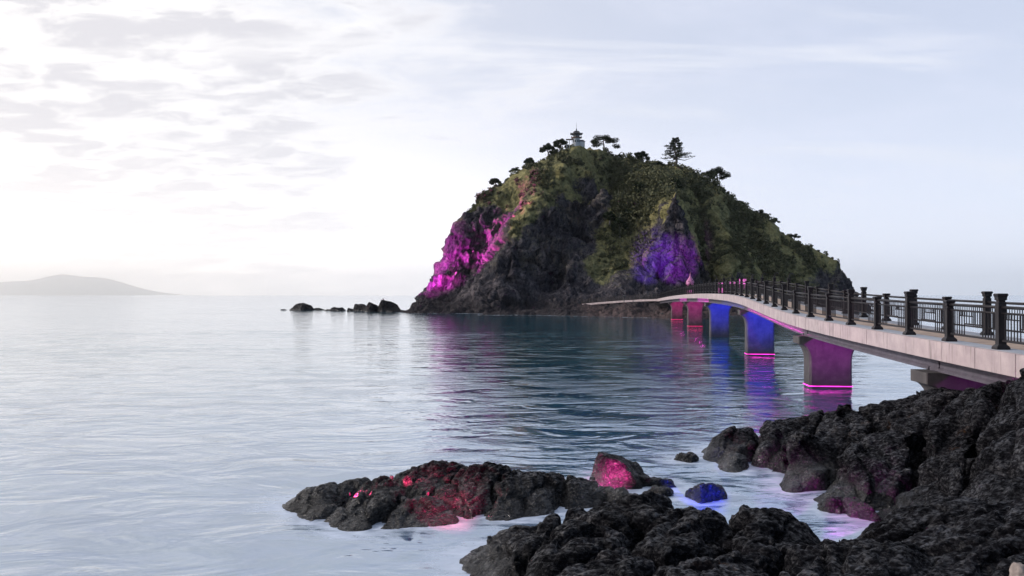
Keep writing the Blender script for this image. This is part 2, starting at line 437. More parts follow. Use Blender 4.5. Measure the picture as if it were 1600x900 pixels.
M = {}
M['rock'] = mat_shore_rock()
M['pale_rock'] = mat_plain('pale_stone', (0.30, 0.25, 0.23), 0.85, 0.4, 5, bump=0.6)
M['island'] = mat_island()
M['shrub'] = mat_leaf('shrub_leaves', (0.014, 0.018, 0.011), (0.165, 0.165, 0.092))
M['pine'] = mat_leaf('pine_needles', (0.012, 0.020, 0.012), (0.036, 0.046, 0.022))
M['bark'] = mat_plain('bark', (0.10, 0.085, 0.075), 0.9, 0.5, 3)
M['pale_bark'] = mat_plain('pale_bark', (0.24, 0.22, 0.20), 0.9, 0.4, 3)
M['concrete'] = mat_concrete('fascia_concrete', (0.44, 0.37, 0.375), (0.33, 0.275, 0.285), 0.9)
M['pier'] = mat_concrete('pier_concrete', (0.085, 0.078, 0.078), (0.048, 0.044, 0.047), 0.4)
M['deck'] = mat_concrete('deck_concrete', (0.36, 0.38, 0.43), (0.28, 0.30, 0.34), 0.15)
M['boards'] = mat_plain('walkway_paving', (0.42, 0.31, 0.24), 0.8, 0.3, 2.5)
M['girder'] = mat_plain('girder_steel', (0.11, 0.10, 0.125), 0.6, 0.25, 2, spec=0.2)
M['rail'] = mat_plain('railing_paint', (0.020, 0.017, 0.020), 0.45, 0.35, 8, spec=.22)
M['white'] = mat_plain('white_plaster', (0.48, 0.49, 0.51), 0.8, 0.2, 1.5)
M['roof'] = mat_plain('dark_roof_tile', (0.035, 0.035, 0.042), 0.6, 0.3, 3)
M['glass'] = mat_plain('window_glass', (0.05, 0.06, 0.08), 0.1, 0.2, 1)
M['brown'] = mat_plain('brown_timber', (0.16, 0.085, 0.05), 0.7, 0.3, 3)
M['housing'] = mat_plain('lamp_housing', (0.04, 0.04, 0.045), 0.5, 0.2, 9)
M['pink_paint'] = mat_plain('pink_paint', (0.50, 0.16, 0.34), 0.6, 0.15, 3)
M['water'] = mat_water()
MAG, RED, BLUE, VIO = (1.0, 0.05, 0.75), (1.0, 0.04, 0.16), (0.02, 0.03, 1.0), (0.33, 0.05, 1.0)
M['glow_magenta'] = mat_emit('magenta_led', (1.0, 0.03, 0.62), 3.0)
M['glow_red'] = mat_emit('red_led', (1.0, 0.02, 0.22), 2.0)
M['glow_blue'] = mat_emit('blue_led', (0.02, 0.06, 1.0), 3.0)
M['glow_violet'] = mat_emit('violet_led', VIO, 3.0)
M['strip_magenta'] = mat_emit('magenta_led_strip', (1.0, 0.04, 0.70), 45.0)
M['strip_blue'] = mat_emit('blue_led_strip', (0.03, 0.05, 1.0), 12.0)
M['glow_sign'] = mat_emit('pink_sign_light', (1.0, 0.16, 0.72), 0.9)

def spot(name, loc, target, color, power, size=60, blend=0.6, parent=None, radius=0.15):
    d = bpy.data.lights.new(name, 'SPOT'); d.energy = power; d.color = color
    d.spot_size = R(size); d.spot_blend = blend; d.shadow_soft_size = radius
    o = bpy.data.objects.new(name, d); col.objects.link(o)
    o.rotation_euler = (Vector(target) - Vector(loc)).to_track_quat('-Z', 'Y').to_euler()
    o.location = loc
    if parent:
        o.parent = parent; o.matrix_parent_inverse = parent.matrix_world.inverted()
    return o
def floodlight(loc, target, color, power, size, label, glow, scale=1.0, group=None, blend=0.7):
    """small LED flood lamp: housing box with cooling back, lens, U bracket, and its light"""
    root = empty('floodlight', loc)
    d = (Vector(target) - Vector(loc)).normalized()
    q = d.to_track_quat('Y', 'Z').to_matrix().to_4x4()
    up = Matrix.Translation((0, 0, 0.13 * scale)) @ q
    def put(mb, name, mat, m=up):
        V = [m @ Vector(v) for v in mb.V]
        return mesh_obj(name, V, mb.F, mat, root)
    k = scale
    h = MB(); h.hexa([(-.13 * k, -.05 * k, -.09 * k), (.13 * k, -.05 * k, -.09 * k), (.15 * k, .05 * k, -.11 * k), (-.15 * k, .05 * k, -.11 * k),
                      (-.13 * k, -.05 * k, .09 * k), (.13 * k, -.05 * k, .09 * k), (.15 * k, .05 * k, .11 * k), (-.15 * k, .05 * k, .11 * k)])
    put(h, 'housing', M['housing'])
    l = MB(); l.box(-.13 * k, .13 * k, .051 * k, .06 * k, -.09 * k, .09 * k); put(l, 'lens', M[glow])
    b = MB(); b.box(-.175 * k, -.155 * k, -.02 * k, .02 * k, -.03 * k, .15 * k); b.box(.155 * k, .175 * k, -.02 * k, .02 * k, -.03 * k, .15 * k); b.box(-.155 * k, .155 * k, -.02 * k, .02 * k, -.03 * k, -.01 * k)
    put(b, 'bracket', M['housing'], Matrix.Rotation(math.atan2(-d.x, d.y), 4, 'Z'))
    s = spot('lamp', tuple(up @ Vector((0, .08 * k, 0))), tuple(up @ Vector((0, 5, 0))), color, power, size, blend, None, 0.06 * k)
    s.parent = root
    return tag(root, label, 'floodlight', group)

# ================================================================ SETTING: sea and far hills
FOAM_PTS = []      # waterline points of rocks, gathered as they are built
def build_water():
    xs = np.concatenate([-np.geomspace(52000, 14, 46), np.linspace(-13.8, 14, 250), np.geomspace(14.2, 52000, 60)])
    ys = np.concatenate([[-38000, -8000, -1500, -300, -60, -10, 4], np.linspace(9, 34, 240), np.geomspace(34.3, 160, 50), np.linspace(163, 262, 90), np.geomspace(266, 52000, 40)])
    X, Y = np.meshgrid(xs, ys)
    n, m = X.shape
    V = np.stack([X.ravel(), Y.ravel(), np.zeros(X.size)], 1)
    i = np.arange(n * m).reshape(n, m)
    Q = np.stack([i[:-1, :-1], i[:-1, 1:], i[1:, 1:], i[1:, :-1]], -1).reshape(-1, 4)
    me = np_mesh('sea_water', V, Q)
    pts = np.concatenate(FOAM_PTS) if FOAM_PTS else np.zeros((1, 3))
    kd = kdtree.KDTree(len(pts))
    for k, p in enumerate(pts): kd.insert((p[0], p[1], 0), k)
    kd.balance()
    foam = np.zeros(len(V)); milk = np.zeros(len(V))
    near = np.nonzero((np.abs(V[:, 0]) < 45) & (V[:, 1] > 5) & (V[:, 1] < 300) | (V[:, 1] > 160) & (V[:, 1] < 300) & (np.abs(V[:, 0]) < 130))[0]
    for k in near:
        d = kd.find((V[k, 0], V[k, 1], 0))[2]
        s = 1.15 if V[k, 1] < 100 else 1.2
        foam[k] = 0.92 * math.exp(-d / s)
        milk[k] = math.exp(-d / 2.2) if V[k, 1] < 60 else 0
    # churned channel between the shore rocks
    ch = np.exp(-(((V[:, 0] - 5.2) / 3.2) ** 2 + ((V[:, 1] - 22.5) / 3.4) ** 2))
    foam = np.maximum(foam, 0.5 * ch); milk = np.maximum(milk, ch)
    lft = np.exp(-(((V[:, 0] + 3) / 9) ** 2 + ((V[:, 1] - 14.5) / 5.5) ** 2))
    foam = np.maximum(foam, 0.12 * lft); milk = np.maximum(milk, 0.95 * (1 - sstep(V[:, 1], 16, 75)))
    for nm, a in (('foam', foam), ('milk', milk)):
        me.attributes.new(nm, 'FLOAT', 'POINT').data.foreach_set('value', a.astype(np.float32))
    o = link('sea_water', me, M['water'], None, True)
    struct(o, 'structure', 'calm silky sea reflecting the pale sky')
def build_hills():
    # long low mountain on the horizon at the far left, about 45 km away
    D = 45000.0
    prof = [(-220, 461), (-120, 452), (-60, 447), (0, 440), (45, 438), (62, 434.5), (80, 430), (97, 427.5), (112, 429), (128, 431.5), (150, 432.5), (168, 434.5), (185, 439), (205, 445), (228, 452), (250, 456), (275, 459.5), (300, 461.5)]
    px = np.linspace(-220, 300, 180)
    py = np.interp(px, [p[0] for p in prof], [p[1] for p in prof])
    X = (px - 800) / F * D; H = np.maximum(0, CAM_H - (py - HOR) / F * D)
    rows = np.linspace(-1, 1, 40)
    V = []
    for r in rows:
        w = max(0.0, 1 - abs(r)) ** 0.8
        p = np.stack([X / 1350, np.full_like(X, r * 3.0), np.zeros_like(X)], 1)
        nz = fbm(p, 5, 3)
        h = H * w * (1 + 0.30 * nz * (1 - w)) - 3 + 10 * fbm(p * 6, 3, 9) * (H > 30)
        V.append(np.stack([X * (1 + r * 0.05), D + r * 2200 + 0 * X, h], 1))
    V = np.concatenate(V); n, m = 40, 180
    i = np.arange(n * m).reshape(n, m)
    Q = np.stack([i[:-1, :-1], i[:-1, 1:], i[1:, 1:], i[1:, :-1]], -1).reshape(-1, 4)
    struct(link('hills', np_mesh('hills', V, Q), mat_plain('far_hill_forest', (0.07, 0.08, 0.06), 0.9, 0.4, 0.002), None, True), 'structure', 'hazy mountain on the horizon')
build_hills()

# ================================================================ ISLAND
# measured points: (px, py, depth, vegetation 0..1)
ISL = [
 # left skyline
 (903, 229, 285, .8), (865, 243, 283, .9), (825, 264, 280, .9), (775, 289, 276, .9), (745, 298, 272, .8), (715, 346, 268, .4), (692, 400, 264, .1), (674, 437, 260, 0), (662, 462, 256, 0), (648, 476, 253, 0),
 # right skyline
 (945, 240, 290, 1), (985, 254, 290, 1), (1020, 257, 285, 1), (1055, 265, 282, 1), (1100, 284, 282, 1), (1125, 298, 282, 1), (1160, 321, 282, 1), (1190, 340, 282, .9), (1245, 375, 280, .9), (1290, 402, 278, .8), (1316, 414, 276, .4), (1327, 445, 273, .1),
 # left spur with dry grass crest
 (882, 262, 271, .8), (852, 300, 259, .7), (826, 340, 250, .6), (802, 395, 241, .2), (772, 440, 236, 0), (748, 470, 235, 0), (736, 484, 232, 0),
 # left cliff face in the recess
 (800, 315, 270, .6), (775, 345, 266, .15), (745, 340, 268, .3), (760, 395, 261, 0), (735, 400, 262, 0), (730, 445, 256, 0), (705, 440, 258, 0), (715, 472, 250, 0), (690, 474, 250, 0),
 # central rock face
 (925, 275, 274, .5), (935, 300, 268, .2), (905, 320, 263, .1), (880, 345, 257, .1), (905, 375, 255, .15), (865, 390, 250, .1), (880, 425, 246, .1), (835, 430, 244, 0), (855, 462, 239, 0), (815, 470, 237, 0),
 # gully
 (968, 262, 289, .9), (962, 300, 285, .7), (945, 345, 278, .9), (920, 390, 270, .9), (893, 432, 259, .5), (872, 464, 247, 0),
 # wooded slope left of the front spur
 (1000, 275, 278, 1), (1000, 310, 271, 1), (985, 350, 262, 1), (965, 390, 254, 1), (940, 425, 247, .8), (920, 452, 241, .1), (900, 474, 236, 0), (1005, 385, 252, .9), (970, 430, 243, .3), (950, 465, 236, 0),
 # front spur and its violet cliff
 (1040, 285, 267, 1), (1055, 310, 257, 1), (1070, 328, 251, .9), (1062, 352, 247, .5), (1030, 370, 249, .4), (1040, 400, 246.5, 0), (1065, 400, 246.5, 0), (1015, 430, 243, .05), (1045, 440, 243, 0), (1068, 440, 243, 0), (1000, 462, 237, 0), (1040, 466, 236, 0),
 # right flank with ribs
 (1100, 345, 268, .9), (1098, 395, 260, .6), (1100, 440, 252, .4), (1120, 320, 272, 1), (1150, 365, 263, .9), (1140, 400, 253, .9), (1172, 385, 270, .9), (1160, 440, 251, .5), (1200, 380, 270, 1), (1195, 425, 258, .9), (1225, 455, 254, .4), (1245, 410, 270, .9), (1270, 440, 263, .5), (1300, 440, 268, .3), (1300, 468, 262, .1), (1220, 478, 246, 0), (1130, 472, 240, 0), (1080, 478, 230, 0),
 # shelf and shore
 (660, 482, 240, 0), (700, 484, 236, 0), (750, 487, 229, 0), (800, 485, 230, 0), (860, 486, 225, 0), (905, 484, 224, 0), (925, 477, 224, 0), (975, 475, 214, 0), (1020, 474, 206, 0), (1055, 480, 202, 0),
]
WL = [(630, 488, 243), (660, 490, 234), (700, 490.5, 229), (760, 492.5, 213), (820, 492.5, 213), (880, 493.5, 206), (930, 494.5, 199), (1000, 496, 190), (1045, 498, 180), (1110, 498, 180), (1180, 493, 208), (1260, 489, 238), (1330, 487, 256)]
PATH = [P(1030, 467.2, 203), P(1005, 468, 209), P(970, 470, 215), P(940, 472.3, 220), P(915, 474.8, 224)]
def island_field():
    pts = []; veg = []
    for px, py, Y, vg in ISL:
        p = P(px, py, Y); pts.append((p.x, p.y, p.z - (1.3 if p.z > 8 else .3))); veg.append(vg)
    for px, py, Y in WL:
        p = P(px, py, Y); pts.append((p.x, p.y, 0.15)); veg.append(0)
        pts.append((p.x * 0.97, p.y - 12, -4.0)); veg.append(0)
    for px, py, Y in ((660, 476, 266), (650, 484, 258), (640, 486, 250), (678, 462, 276), (700, 440, 284), (728, 400, 290), (760, 360, 296), (800, 330, 300), (690, 478, 290), (1338, 462, 276), (1345, 476, 268), (1344, 476, 282)):
        p = P(px, py, Y); pts.append((p.x, p.y, p.z)); veg.append(.2)
    for x, y, z in [(-42, 250, -4), (-38, 275, -3), (-30, 300, -3), (-12, 300, 12), (5, 312, 25), (-10, 335, -3), (20, 325, 33), (40, 330, 34), (62, 328, 28), (85, 320, 18), (98, 305, 10), (20, 370, 0), (60, 372, 0), (100, 345, -2), (112, 300, -3), (118, 275, -4), (112, 255, -4), (90, 232, -4), (70, 205, -4), (-40, 340, -5), (120, 340, -5)]:
        pts.append((x, y, z)); veg.append(.7)
    return np.array(pts), np.array(veg)
def build_island():
    C, VG = island_field()
    c = 1.2
    D = np.sqrt(((C[:, None, :2] - C[None, :, :2]) ** 2).sum(2) + c * c)
    n = len(C)
    A = np.zeros((n + 3, n + 3)); A[:n, :n] = D + np.eye(n) * 0.02; A[:n, n:] = np.c_[np.ones(n), C[:, :2]]; A[n:, :n] = A[:n, n:].T
    w = np.linalg.solve(A, np.r_[C[:, 2], 0, 0, 0])
    def field(q):
        Z = np.zeros(len(q)); veg = np.zeros(len(q))
        for s in range(0, len(q), 8000):
            d2 = ((q[s:s + 8000, None, :] - C[None, :, :2]) ** 2).sum(2)
            Z[s:s + 8000] = np.sqrt(d2 + c * c) @ w[:n] + w[n] + q[s:s + 8000] @ w[n + 1:]
            ww = 1 / (d2 + 1.5) ** 2
            veg[s:s + 8000] = (ww @ VG) / ww.sum(1)
        return Z, veg
    xs = np.arange(-40, 120, 0.34); ya = np.arange(172, 302, 0.7)
    Xa, Ya = np.meshgrid(xs, ya)
    Za = field(np.stack([Xa.ravel(), Ya.ravel()], 1))[0].reshape(Xa.shape)
    NR = 470
    Yr = np.zeros((NR, len(xs)))
    for k in range(len(xs)):
        seg = np.hypot(0.45 * np.diff(ya), np.diff(np.maximum(Za[:, k], -2))) + .05
        seg *= np.where(np.diff(Za[:, k]) > 0, 1.0, 0.35)
        cum = np.r_[0, np.cumsum(seg)]
        Yr[:, k] = np.interp(np.linspace(0, cum[-1], NR), cum, ya)
    ker = np.ones(9) / 9
    Yr = np.apply_along_axis(lambda r: np.convolve(np.pad(r, 4, 'edge'), ker, 'valid'), 1, Yr)
    back = np.arange(303.5, 380, 2.0)
    Y = np.concatenate([Yr, np.repeat(back[:, None], len(xs), 1)]); X = np.repeat(xs[None, :], len(Y), 0); sh = X.shape
    q = np.stack([X.ravel(), Y.ravel()], 1)
    Z, veg = field(q)
    P3 = np.c_[q, Z].reshape(*sh, 3)
    du = np.gradient(P3, axis=1); dv = np.gradient(P3, axis=0)
    nv = np.cross(du, dv).reshape(-1, 3); nv /= np.linalg.norm(nv, axis=1)[:, None]
    slope = np.hypot(nv[:, 0], nv[:, 1]) / np.maximum(nv[:, 2], .05)
    cliff = sstep(slope, 0.6, 1.5) * (1 - 0.8 * sstep(veg, .3, .8))
    p = np.c_[q, Z]
    rocky = sstep(Z, -2, 1.5)
    wpp = p + 2.0 * np.stack([fbm(p / 6, 3, 77), fbm(p / 6, 3, 78), fbm(p / 6, 3, 79)], 1)
    big_w = np.stack([fbm(p / 18, 2, 97), fbm(p / 18, 2, 98), fbm(p / 18, 2, 99)], 1)
    fa, ja = facet(wpp / np.array([9.0, 9.0, 15.0]), 21)
    fb, jb = facet(wpp / np.array([3.4, 3.4, 6.0]), 22)
    fc, jc = facet(wpp / 1.5, 23)
    flut = ridged(p * np.array([1 / 8, 1 / 8, 1 / 26]), 3, 5) - .35
    rib = ridged((p + 3 * big_w) * np.array([1 / 15, 1 / 60, 1 / 60]), 3, 95) - .35
    big = fbm(p / 15, 3, 31)
    mid = ridged(p / 4.2, 4, 41) - .3
    fine = ridged(p / 1.5, 3, 51) - .3
    rel = 2.3 * fa + 1.25 * fb + .5 * fc - .55 * (1 - sstep(jb, 0, .12)) - .8 * (1 - sstep(ja, 0, .08)) + (1.4 + 1.6 * (1 - sstep(q[:, 0], -2, 6))) * flut + .35 * fine
    disp = rocky * (0.8 * big + cliff * rel + (1 - cliff) * (0.8 * mid + 0.35 * fine + .9 * fa + 3.4 * rib * sstep(Z, 4, 12)))
    disp += (1 - sstep(Z, 2.5, 6)) * sstep(Z, -1, 0.8) * (0.6 * fc + .5 * fb + 0.25 * fine)
    disp = np.clip(disp, -3.2, 1.9)
    Vv = p + nv * disp[:, None]
    for a, b in zip(PATH[:-1], PATH[1:]):       # bench cut for the shore path
        A_, B_ = np.array(a), np.array(b)
        t = np.clip(((Vv[:, :2] - A_[:2]) @ (B_ - A_)[:2]) / ((B_ - A_)[:2] ** 2).sum(), 0, 1)
        c_ = A_ + t[:, None] * (B_ - A_)
        dd = np.hypot(Vv[:, 0] - c_[:, 0], Vv[:, 1] - c_[:, 1])
        top = c_[:, 2] - .7 + np.maximum(0, dd - 2.6) * np.where(Vv[:, 1] > c_[:, 1], 1.4, .05)
        Vv[:, 2] = np.where(dd < 14, np.minimum(Vv[:, 2], np.maximum(top, -1 + 0 * top)), Vv[:, 2])
    # veg/dry masks with noise
    vegm = np.clip(veg * 1.15 + 0.25 * fbm(p / 6, 3, 61) - 0.28 * sstep(slope, 1.3, 2.6), 0, 1)
    dry = np.clip(0.9 * sstep(fbm(p / np.array([9, 9, 14]), 3, 71), 0.05, 0.45) + 0.0, 0, 1) * sstep(Z, 5, 15)
    crest = np.zeros(len(q))
    for a, b in (((882, 262, 274), (852, 300, 264)), ((852, 300, 264), (826, 340, 256)), ((826, 340, 256), (802, 380, 250)), ((1062, 352, 250), (1020, 372, 250)), ((1020, 372, 250), (965, 415, 248)), ((1120, 350, 266), (1195, 425, 258)), ((1160, 400, 262), (1225, 450, 254)), ((945, 262, 284), (985, 275, 284))):
        A_, B_ = np.array(P(*a))[:2], np.array(P(*b))[:2]
        t = np.clip(((q - A_) @ (B_ - A_)) / ((B_ - A_) ** 2).sum(), 0, 1)
        dd = np.sqrt(((q - (A_ + t[:, None] * (B_ - A_))) ** 2).sum(1))
        crest = np.maximum(crest, np.exp(-(dd / 1.3) ** 2) * sstep(fbm(p / 3.5, 2, 66), -.35, .1))
    dry = np.maximum(np.maximum(dry * 0.7, crest), .55 * sstep(rib, .05, .4) * sstep(Z, 5, 15))
    vegm = np.maximum(vegm, crest * 0.85)
    beach = sstep(q[:, 0], 14, 20) * (1 - sstep(Z, 1.2, 2.2)) * (q[:, 1] < 235)
    i = np.arange(len(q)).reshape(sh)
    Q = np.stack([i[:-1, :-1], i[:-1, 1:], i[1:, 1:], i[1:, :-1]], -1).reshape(-1, 4)
    keep = (Vv[Q, 2].max(1) > -1.0)
    Q = Q[keep]
    used = np.unique(Q); remap = -np.ones(len(q), np.int64); remap[used] = np.arange(len(used))
    Vv = Vv[used]; Q = remap[Q]
    me = np_mesh('island', Vv, Q)
    for nm, a in (('veg', vegm), ('dry', dry), ('beach', beach)):
        me.attributes.new(nm, 'FLOAT', 'POINT').data.foreach_set('value', a[used].astype(np.float32))
    o = link('island', me, M['island'], None, True)
    struct(o, 'structure', 'steep rocky island with dark cliffs and scrub')
    wl = Vv[(np.abs(Vv[:, 2]) < 0.25) & (Vv[:, 1] < 262)]
    FOAM_PTS.append(wl[::3])
    return Vv, vegm[used], np.maximum(dry, .6 * sstep(rib, .1, .4))[used], nv[used], rib[used]
IV, IVEG, IDRY, INRM, IRIB = build_island()
IPX = 800 + IV[:, 0] / IV[:, 1] * F
IPY = HOR - (IV[:, 2] - CAM_H) / IV[:, 1] * F
def ground(x, y):
    d = (IV[:, 0] - x) ** 2 + (IV[:, 1] - y) ** 2
    return float(IV[d.argmin(), 2])
def crest_at(px, w=1.5):
    """highest ridge point of the island along a bearing"""
    k = np.nonzero(np.abs(IPX - px) < w)[0]
    return Vector(IV[k[IPY[k].argmin()]])

# ---- leaf clouds
def leaf_cloud(C, Rd, n, size, seed, flat=0.0):
    """n leaf-sized quads spread through ellipsoids C (k,3) with radii Rd (k,3)"""
    g = np.random.default_rng(seed)
    k = len(C)
    idx = g.integers(0, k, n)
    d = g.normal(size=(n, 3)); d /= np.linalg.norm(d, axis=1)[:, None]
    r = g.random(n) ** 0.4
    ctr = C[idx] + d * r[:, None] * Rd[idx]
    a = g.normal(size=(n, 3)) * np.array([1, 1, 1 - flat]); a /= np.linalg.norm(a, axis=1)[:, None]
    b = np.cross(a, g.normal(size=(n, 3)) * np.array([1 - flat, 1 - flat, 1]) + 1e-6); b /= np.linalg.norm(b, axis=1)[:, None]
    s = size * (0.6 + 0.8 * g.random(n))[:, None]
    a, b = a * s, b * s * 0.6
    V = np.stack([ctr - a, ctr - b * 0.9 + a * 0.1, ctr + a, ctr + b], 1).reshape(-1, 3)
    tone = np.repeat(np.clip(g.random(k)[idx] * 0.45 + 0.08 * g.random(n) + .47 * (d[:, 2] * r + 1) / 2, 0, 1), 4)  # random clump tone plus painted shading: tops lighter, undersides darker
    return V, np.arange(4 * n).reshape(-1, 4), tone
def leaf_obj(name, V, Q, tone, mat, parent=None):
    me = np_mesh(name, V, Q)
    me.attributes.new('tone', 'FLOAT', 'POINT').data.foreach_set('value', tone.astype(np.float32))
    return link(name, me, mat, parent)
def build_shrubs():
    g = np.random.default_rng(11)
    vis = (IV[:, 1] < 300) & (IV[:, 2] > 4)
    wgt = np.where(vis, sstep(IVEG, 0.45, 0.8) * (1 - 0.7 * IDRY), 0)
    clump = 0.35 + 0.65 * sstep(fbm(IV / 7, 3, 91), -0.15, 0.25)
    wood = np.exp(-(((IPX - 1000) / 60) ** 2 + ((IPY - 310) / 75) ** 2)) + np.exp(-(((IPX - 1080) / 70) ** 2 + ((IPY - 275) / 28) ** 2))
    patch = sstep(fbm(IV / 9, 3, 191), -.05, .25)
    wgt *= clump * (0.15 + 0.85 * sstep(-IRIB, -.3, .2)) * np.clip(wood + .12 + .55 * patch, 0, 1)
    n = 4300
    pick = g.choice(len(IV), n, p=wgt / wgt.sum())
    r = 0.5 + 1.6 * g.random(n) ** 2.0
    r *= 0.65 + 1.25 * np.clip(wood[pick], 0, 1) * sstep(IPY[pick], 262, 300)
    C = IV[pick] + INRM[pick] * (0.25 * r)[:, None] + np.c_[np.zeros(n), np.zeros(n), 0.35 * r]
    Rd = np.stack([r, r, r * (0.75 + 0.4 * g.random(n))], 1)
    V, Q, tone = leaf_cloud(C, Rd, n * 44, 0.34, 5)
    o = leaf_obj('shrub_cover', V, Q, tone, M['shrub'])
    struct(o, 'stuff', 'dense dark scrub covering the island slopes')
build_shrubs()

def pine(base, H, W, kind, seed, label, pale=False, lean=0.0):
    """windswept pine: curved trunk, limbs, crown of needle pads"""
    g = random.Random(seed); ng = np.random.default_rng(seed)
    root = empty('pine_tree', base)
    top = Vector((lean * H, 0, H))
    tr = MB()
    pts = [Vector((0, 0, -0.6)), Vector((lean * H * .2 + .04 * H, 0, .3 * H)), Vector((lean * H * .5 - .03 * H, .03 * H, .6 * H)), top * 0.96]
    tr.tube(pts, [0.045 * H + .05, 0.035 * H + .04, 0.025 * H + .03, 0.03], 7)
    C = []; Rr = []
    def limb(z, ang, ln, rise):
        t = z / H
        a = pts[1].lerp(pts[2], (t - .3) / .3) if t < .6 else pts[2].lerp(pts[3], min(1, (t - .6) / .36))
        e = a + Vector((math.cos(ang) * ln, math.sin(ang) * ln, rise))
        m = a.lerp(e, .5) + Vector((0, 0, -.12 * ln))
        tr.tube([a, m, e], [0.012 * H + .03, .01 * H + .02, .02], 5)
        return a, m, e
    if kind == 'layered':          # conifer in flat tiers
        for k in range(9):
            z = H * (.28 + .66 * k / 8)
            ln0 = W * .5 * (1.0 - .78 * (k / 8) ** 1.2)
            for j in range(5):
                ang = j * 2 * math.pi / 5 + k * 1.1 + g.uniform(-.3, .3)
                ln = ln0 * g.uniform(.65, 1.1)
                a, m, e = limb(z, ang, ln, -.05 * ln + g.uniform(0, .12) * ln)
                for f in (.55, .8, 1.0):
                    c = a.lerp(e, f); C.append(c + Vector((0, 0, .05 * H))); Rr.append((.22 * ln + .12, .22 * ln + .12, .028 * H + .06))
        C.append(Vector((0, 0, H * .97)) + Vector((lean * H, 0, 0))); Rr.append((.07 * W, .07 * W, .06 * H))
        n = 4200
    else:                          # umbrella crown of several pads
        np_ = 9 if kind == 'umbrella' else 6
        for k in range(np_):
            ang = k * 2.4 + g.uniform(-.4, .4)
            f = math.sqrt((k + .5) / np_)
            z = H * (.88 - .42 * f * f + g.uniform(-.08, .06))
            a, m, e = limb(H * g.uniform(.45, .75), ang, W * .42 * f, 0)
            e = Vector((e.x, e.y, z))
            tr.tube([m, e], [.01 * H + .02, .02], 5)
            pr = W * g.uniform(.13, .2)
            C.append(e); Rr.append((pr, pr, H * .12))
            C.append(e + Vector((g.uniform(-.6, .6) * pr, g.uniform(-.6, .6) * pr, H * -.07))); Rr.append((pr * .8, pr * .8, H * .09))
        n = 3600 if kind == 'umbrella' else 1900
    tr.build('trunk', M['pale_bark'] if pale else M['bark'], root, True)
    V, Q, tone = leaf_cloud(np.array([tuple(c) for c in C]), np.array(Rr), n, 0.20 if H > 3 else 0.15, seed, 0.3)
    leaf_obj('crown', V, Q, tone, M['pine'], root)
    return tag(root, label, 'tree', 'pines growing on the island')
PX = 285 / F     # metres per photo pixel at the ridge
for px, h, w, kind, lean, label in [
    (774, 17, 20, 'umbrella', -.15, 'lowest lone pine on the left skyline of the island'),
    (804, 13, 17, 'small', .05, 'middle small pine of the three on the left skyline'),
    (826, 16, 18, 'umbrella', .1, 'upper small pine of the three on the left skyline'),
    (856, 20, 24, 'umbrella', -.2, 'spreading pine on the crest, left end of the row beside the tower'),
    (876, 19, 26, 'umbrella', -.05, 'flat-topped pine on the crest just left of the tower'),
    (942, 26, 46, 'umbrella', .12, 'wide umbrella pine on the crest right of the white tower'),
    (968, 8, 6, 'small', 0, 'tiny round tree right of the wide umbrella pine'),
    (1003, 17, 24, 'umbrella', .05, 'bushy pine on the crest between tower and tiered conifer'),
    (1027, 10, 22, 'small', 0, 'low pine just left of the tiered conifer'),
    (1056, 40, 42, 'layered', 0, 'tall tiered conifer standing on the skyline right of the summit'),
    (1121, 31, 40, 'umbrella', .1, 'tall pine with flat pads on the right skyline'),
    (1105, 18, 22, 'small', -.1, 'small pine close left of the flat-padded pine'),
    (1158, 10, 14, 'small', 0, 'first small tree down the right skyline below the tall pine'),
    (1187, 12, 20, 'small', .1, 'second small tree down the right skyline'),
    (1211, 11, 15, 'small', .05, 'third small tree down the right skyline'),
    (1242, 12, 18, 'small', .15, 'lowest small tree on the right skyline of the island')]:
    b = crest_at(px)
    pine((b.x, b.y, b.z - (0.7 if kind != 'layered' else .3)), 1.12 * h * PX * (b.y / 285), 1.08 * w * PX * (b.y / 285), kind, int(px), label, lean=lean)
for k, (px, py, Y, h, w, label) in enumerate([
    (999, 326, 268, 40, 30, 'pine with a bare pale trunk in the dark gully'),
    (985, 350, 262, 34, 26, 'pine with thin trunk below the pale-trunked pine in the gully'),
    (968, 366, 258, 36, 28, 'lowest left slender pine in the wooded gully'),
    (1056, 300, 265, 36, 26, 'slender pine on the front spur below the tiered conifer'),
    (952, 372, 260, 26, 24, 'leftmost small pine at the foot of the wooded gully')]):
    p = P(px, py, Y); z = ground(p.x, p.y)
    pine((p.x, p.y, z - .2), h * PX * .93, w * PX * .93, 'umbrella', 400 + k, label, pale=True)

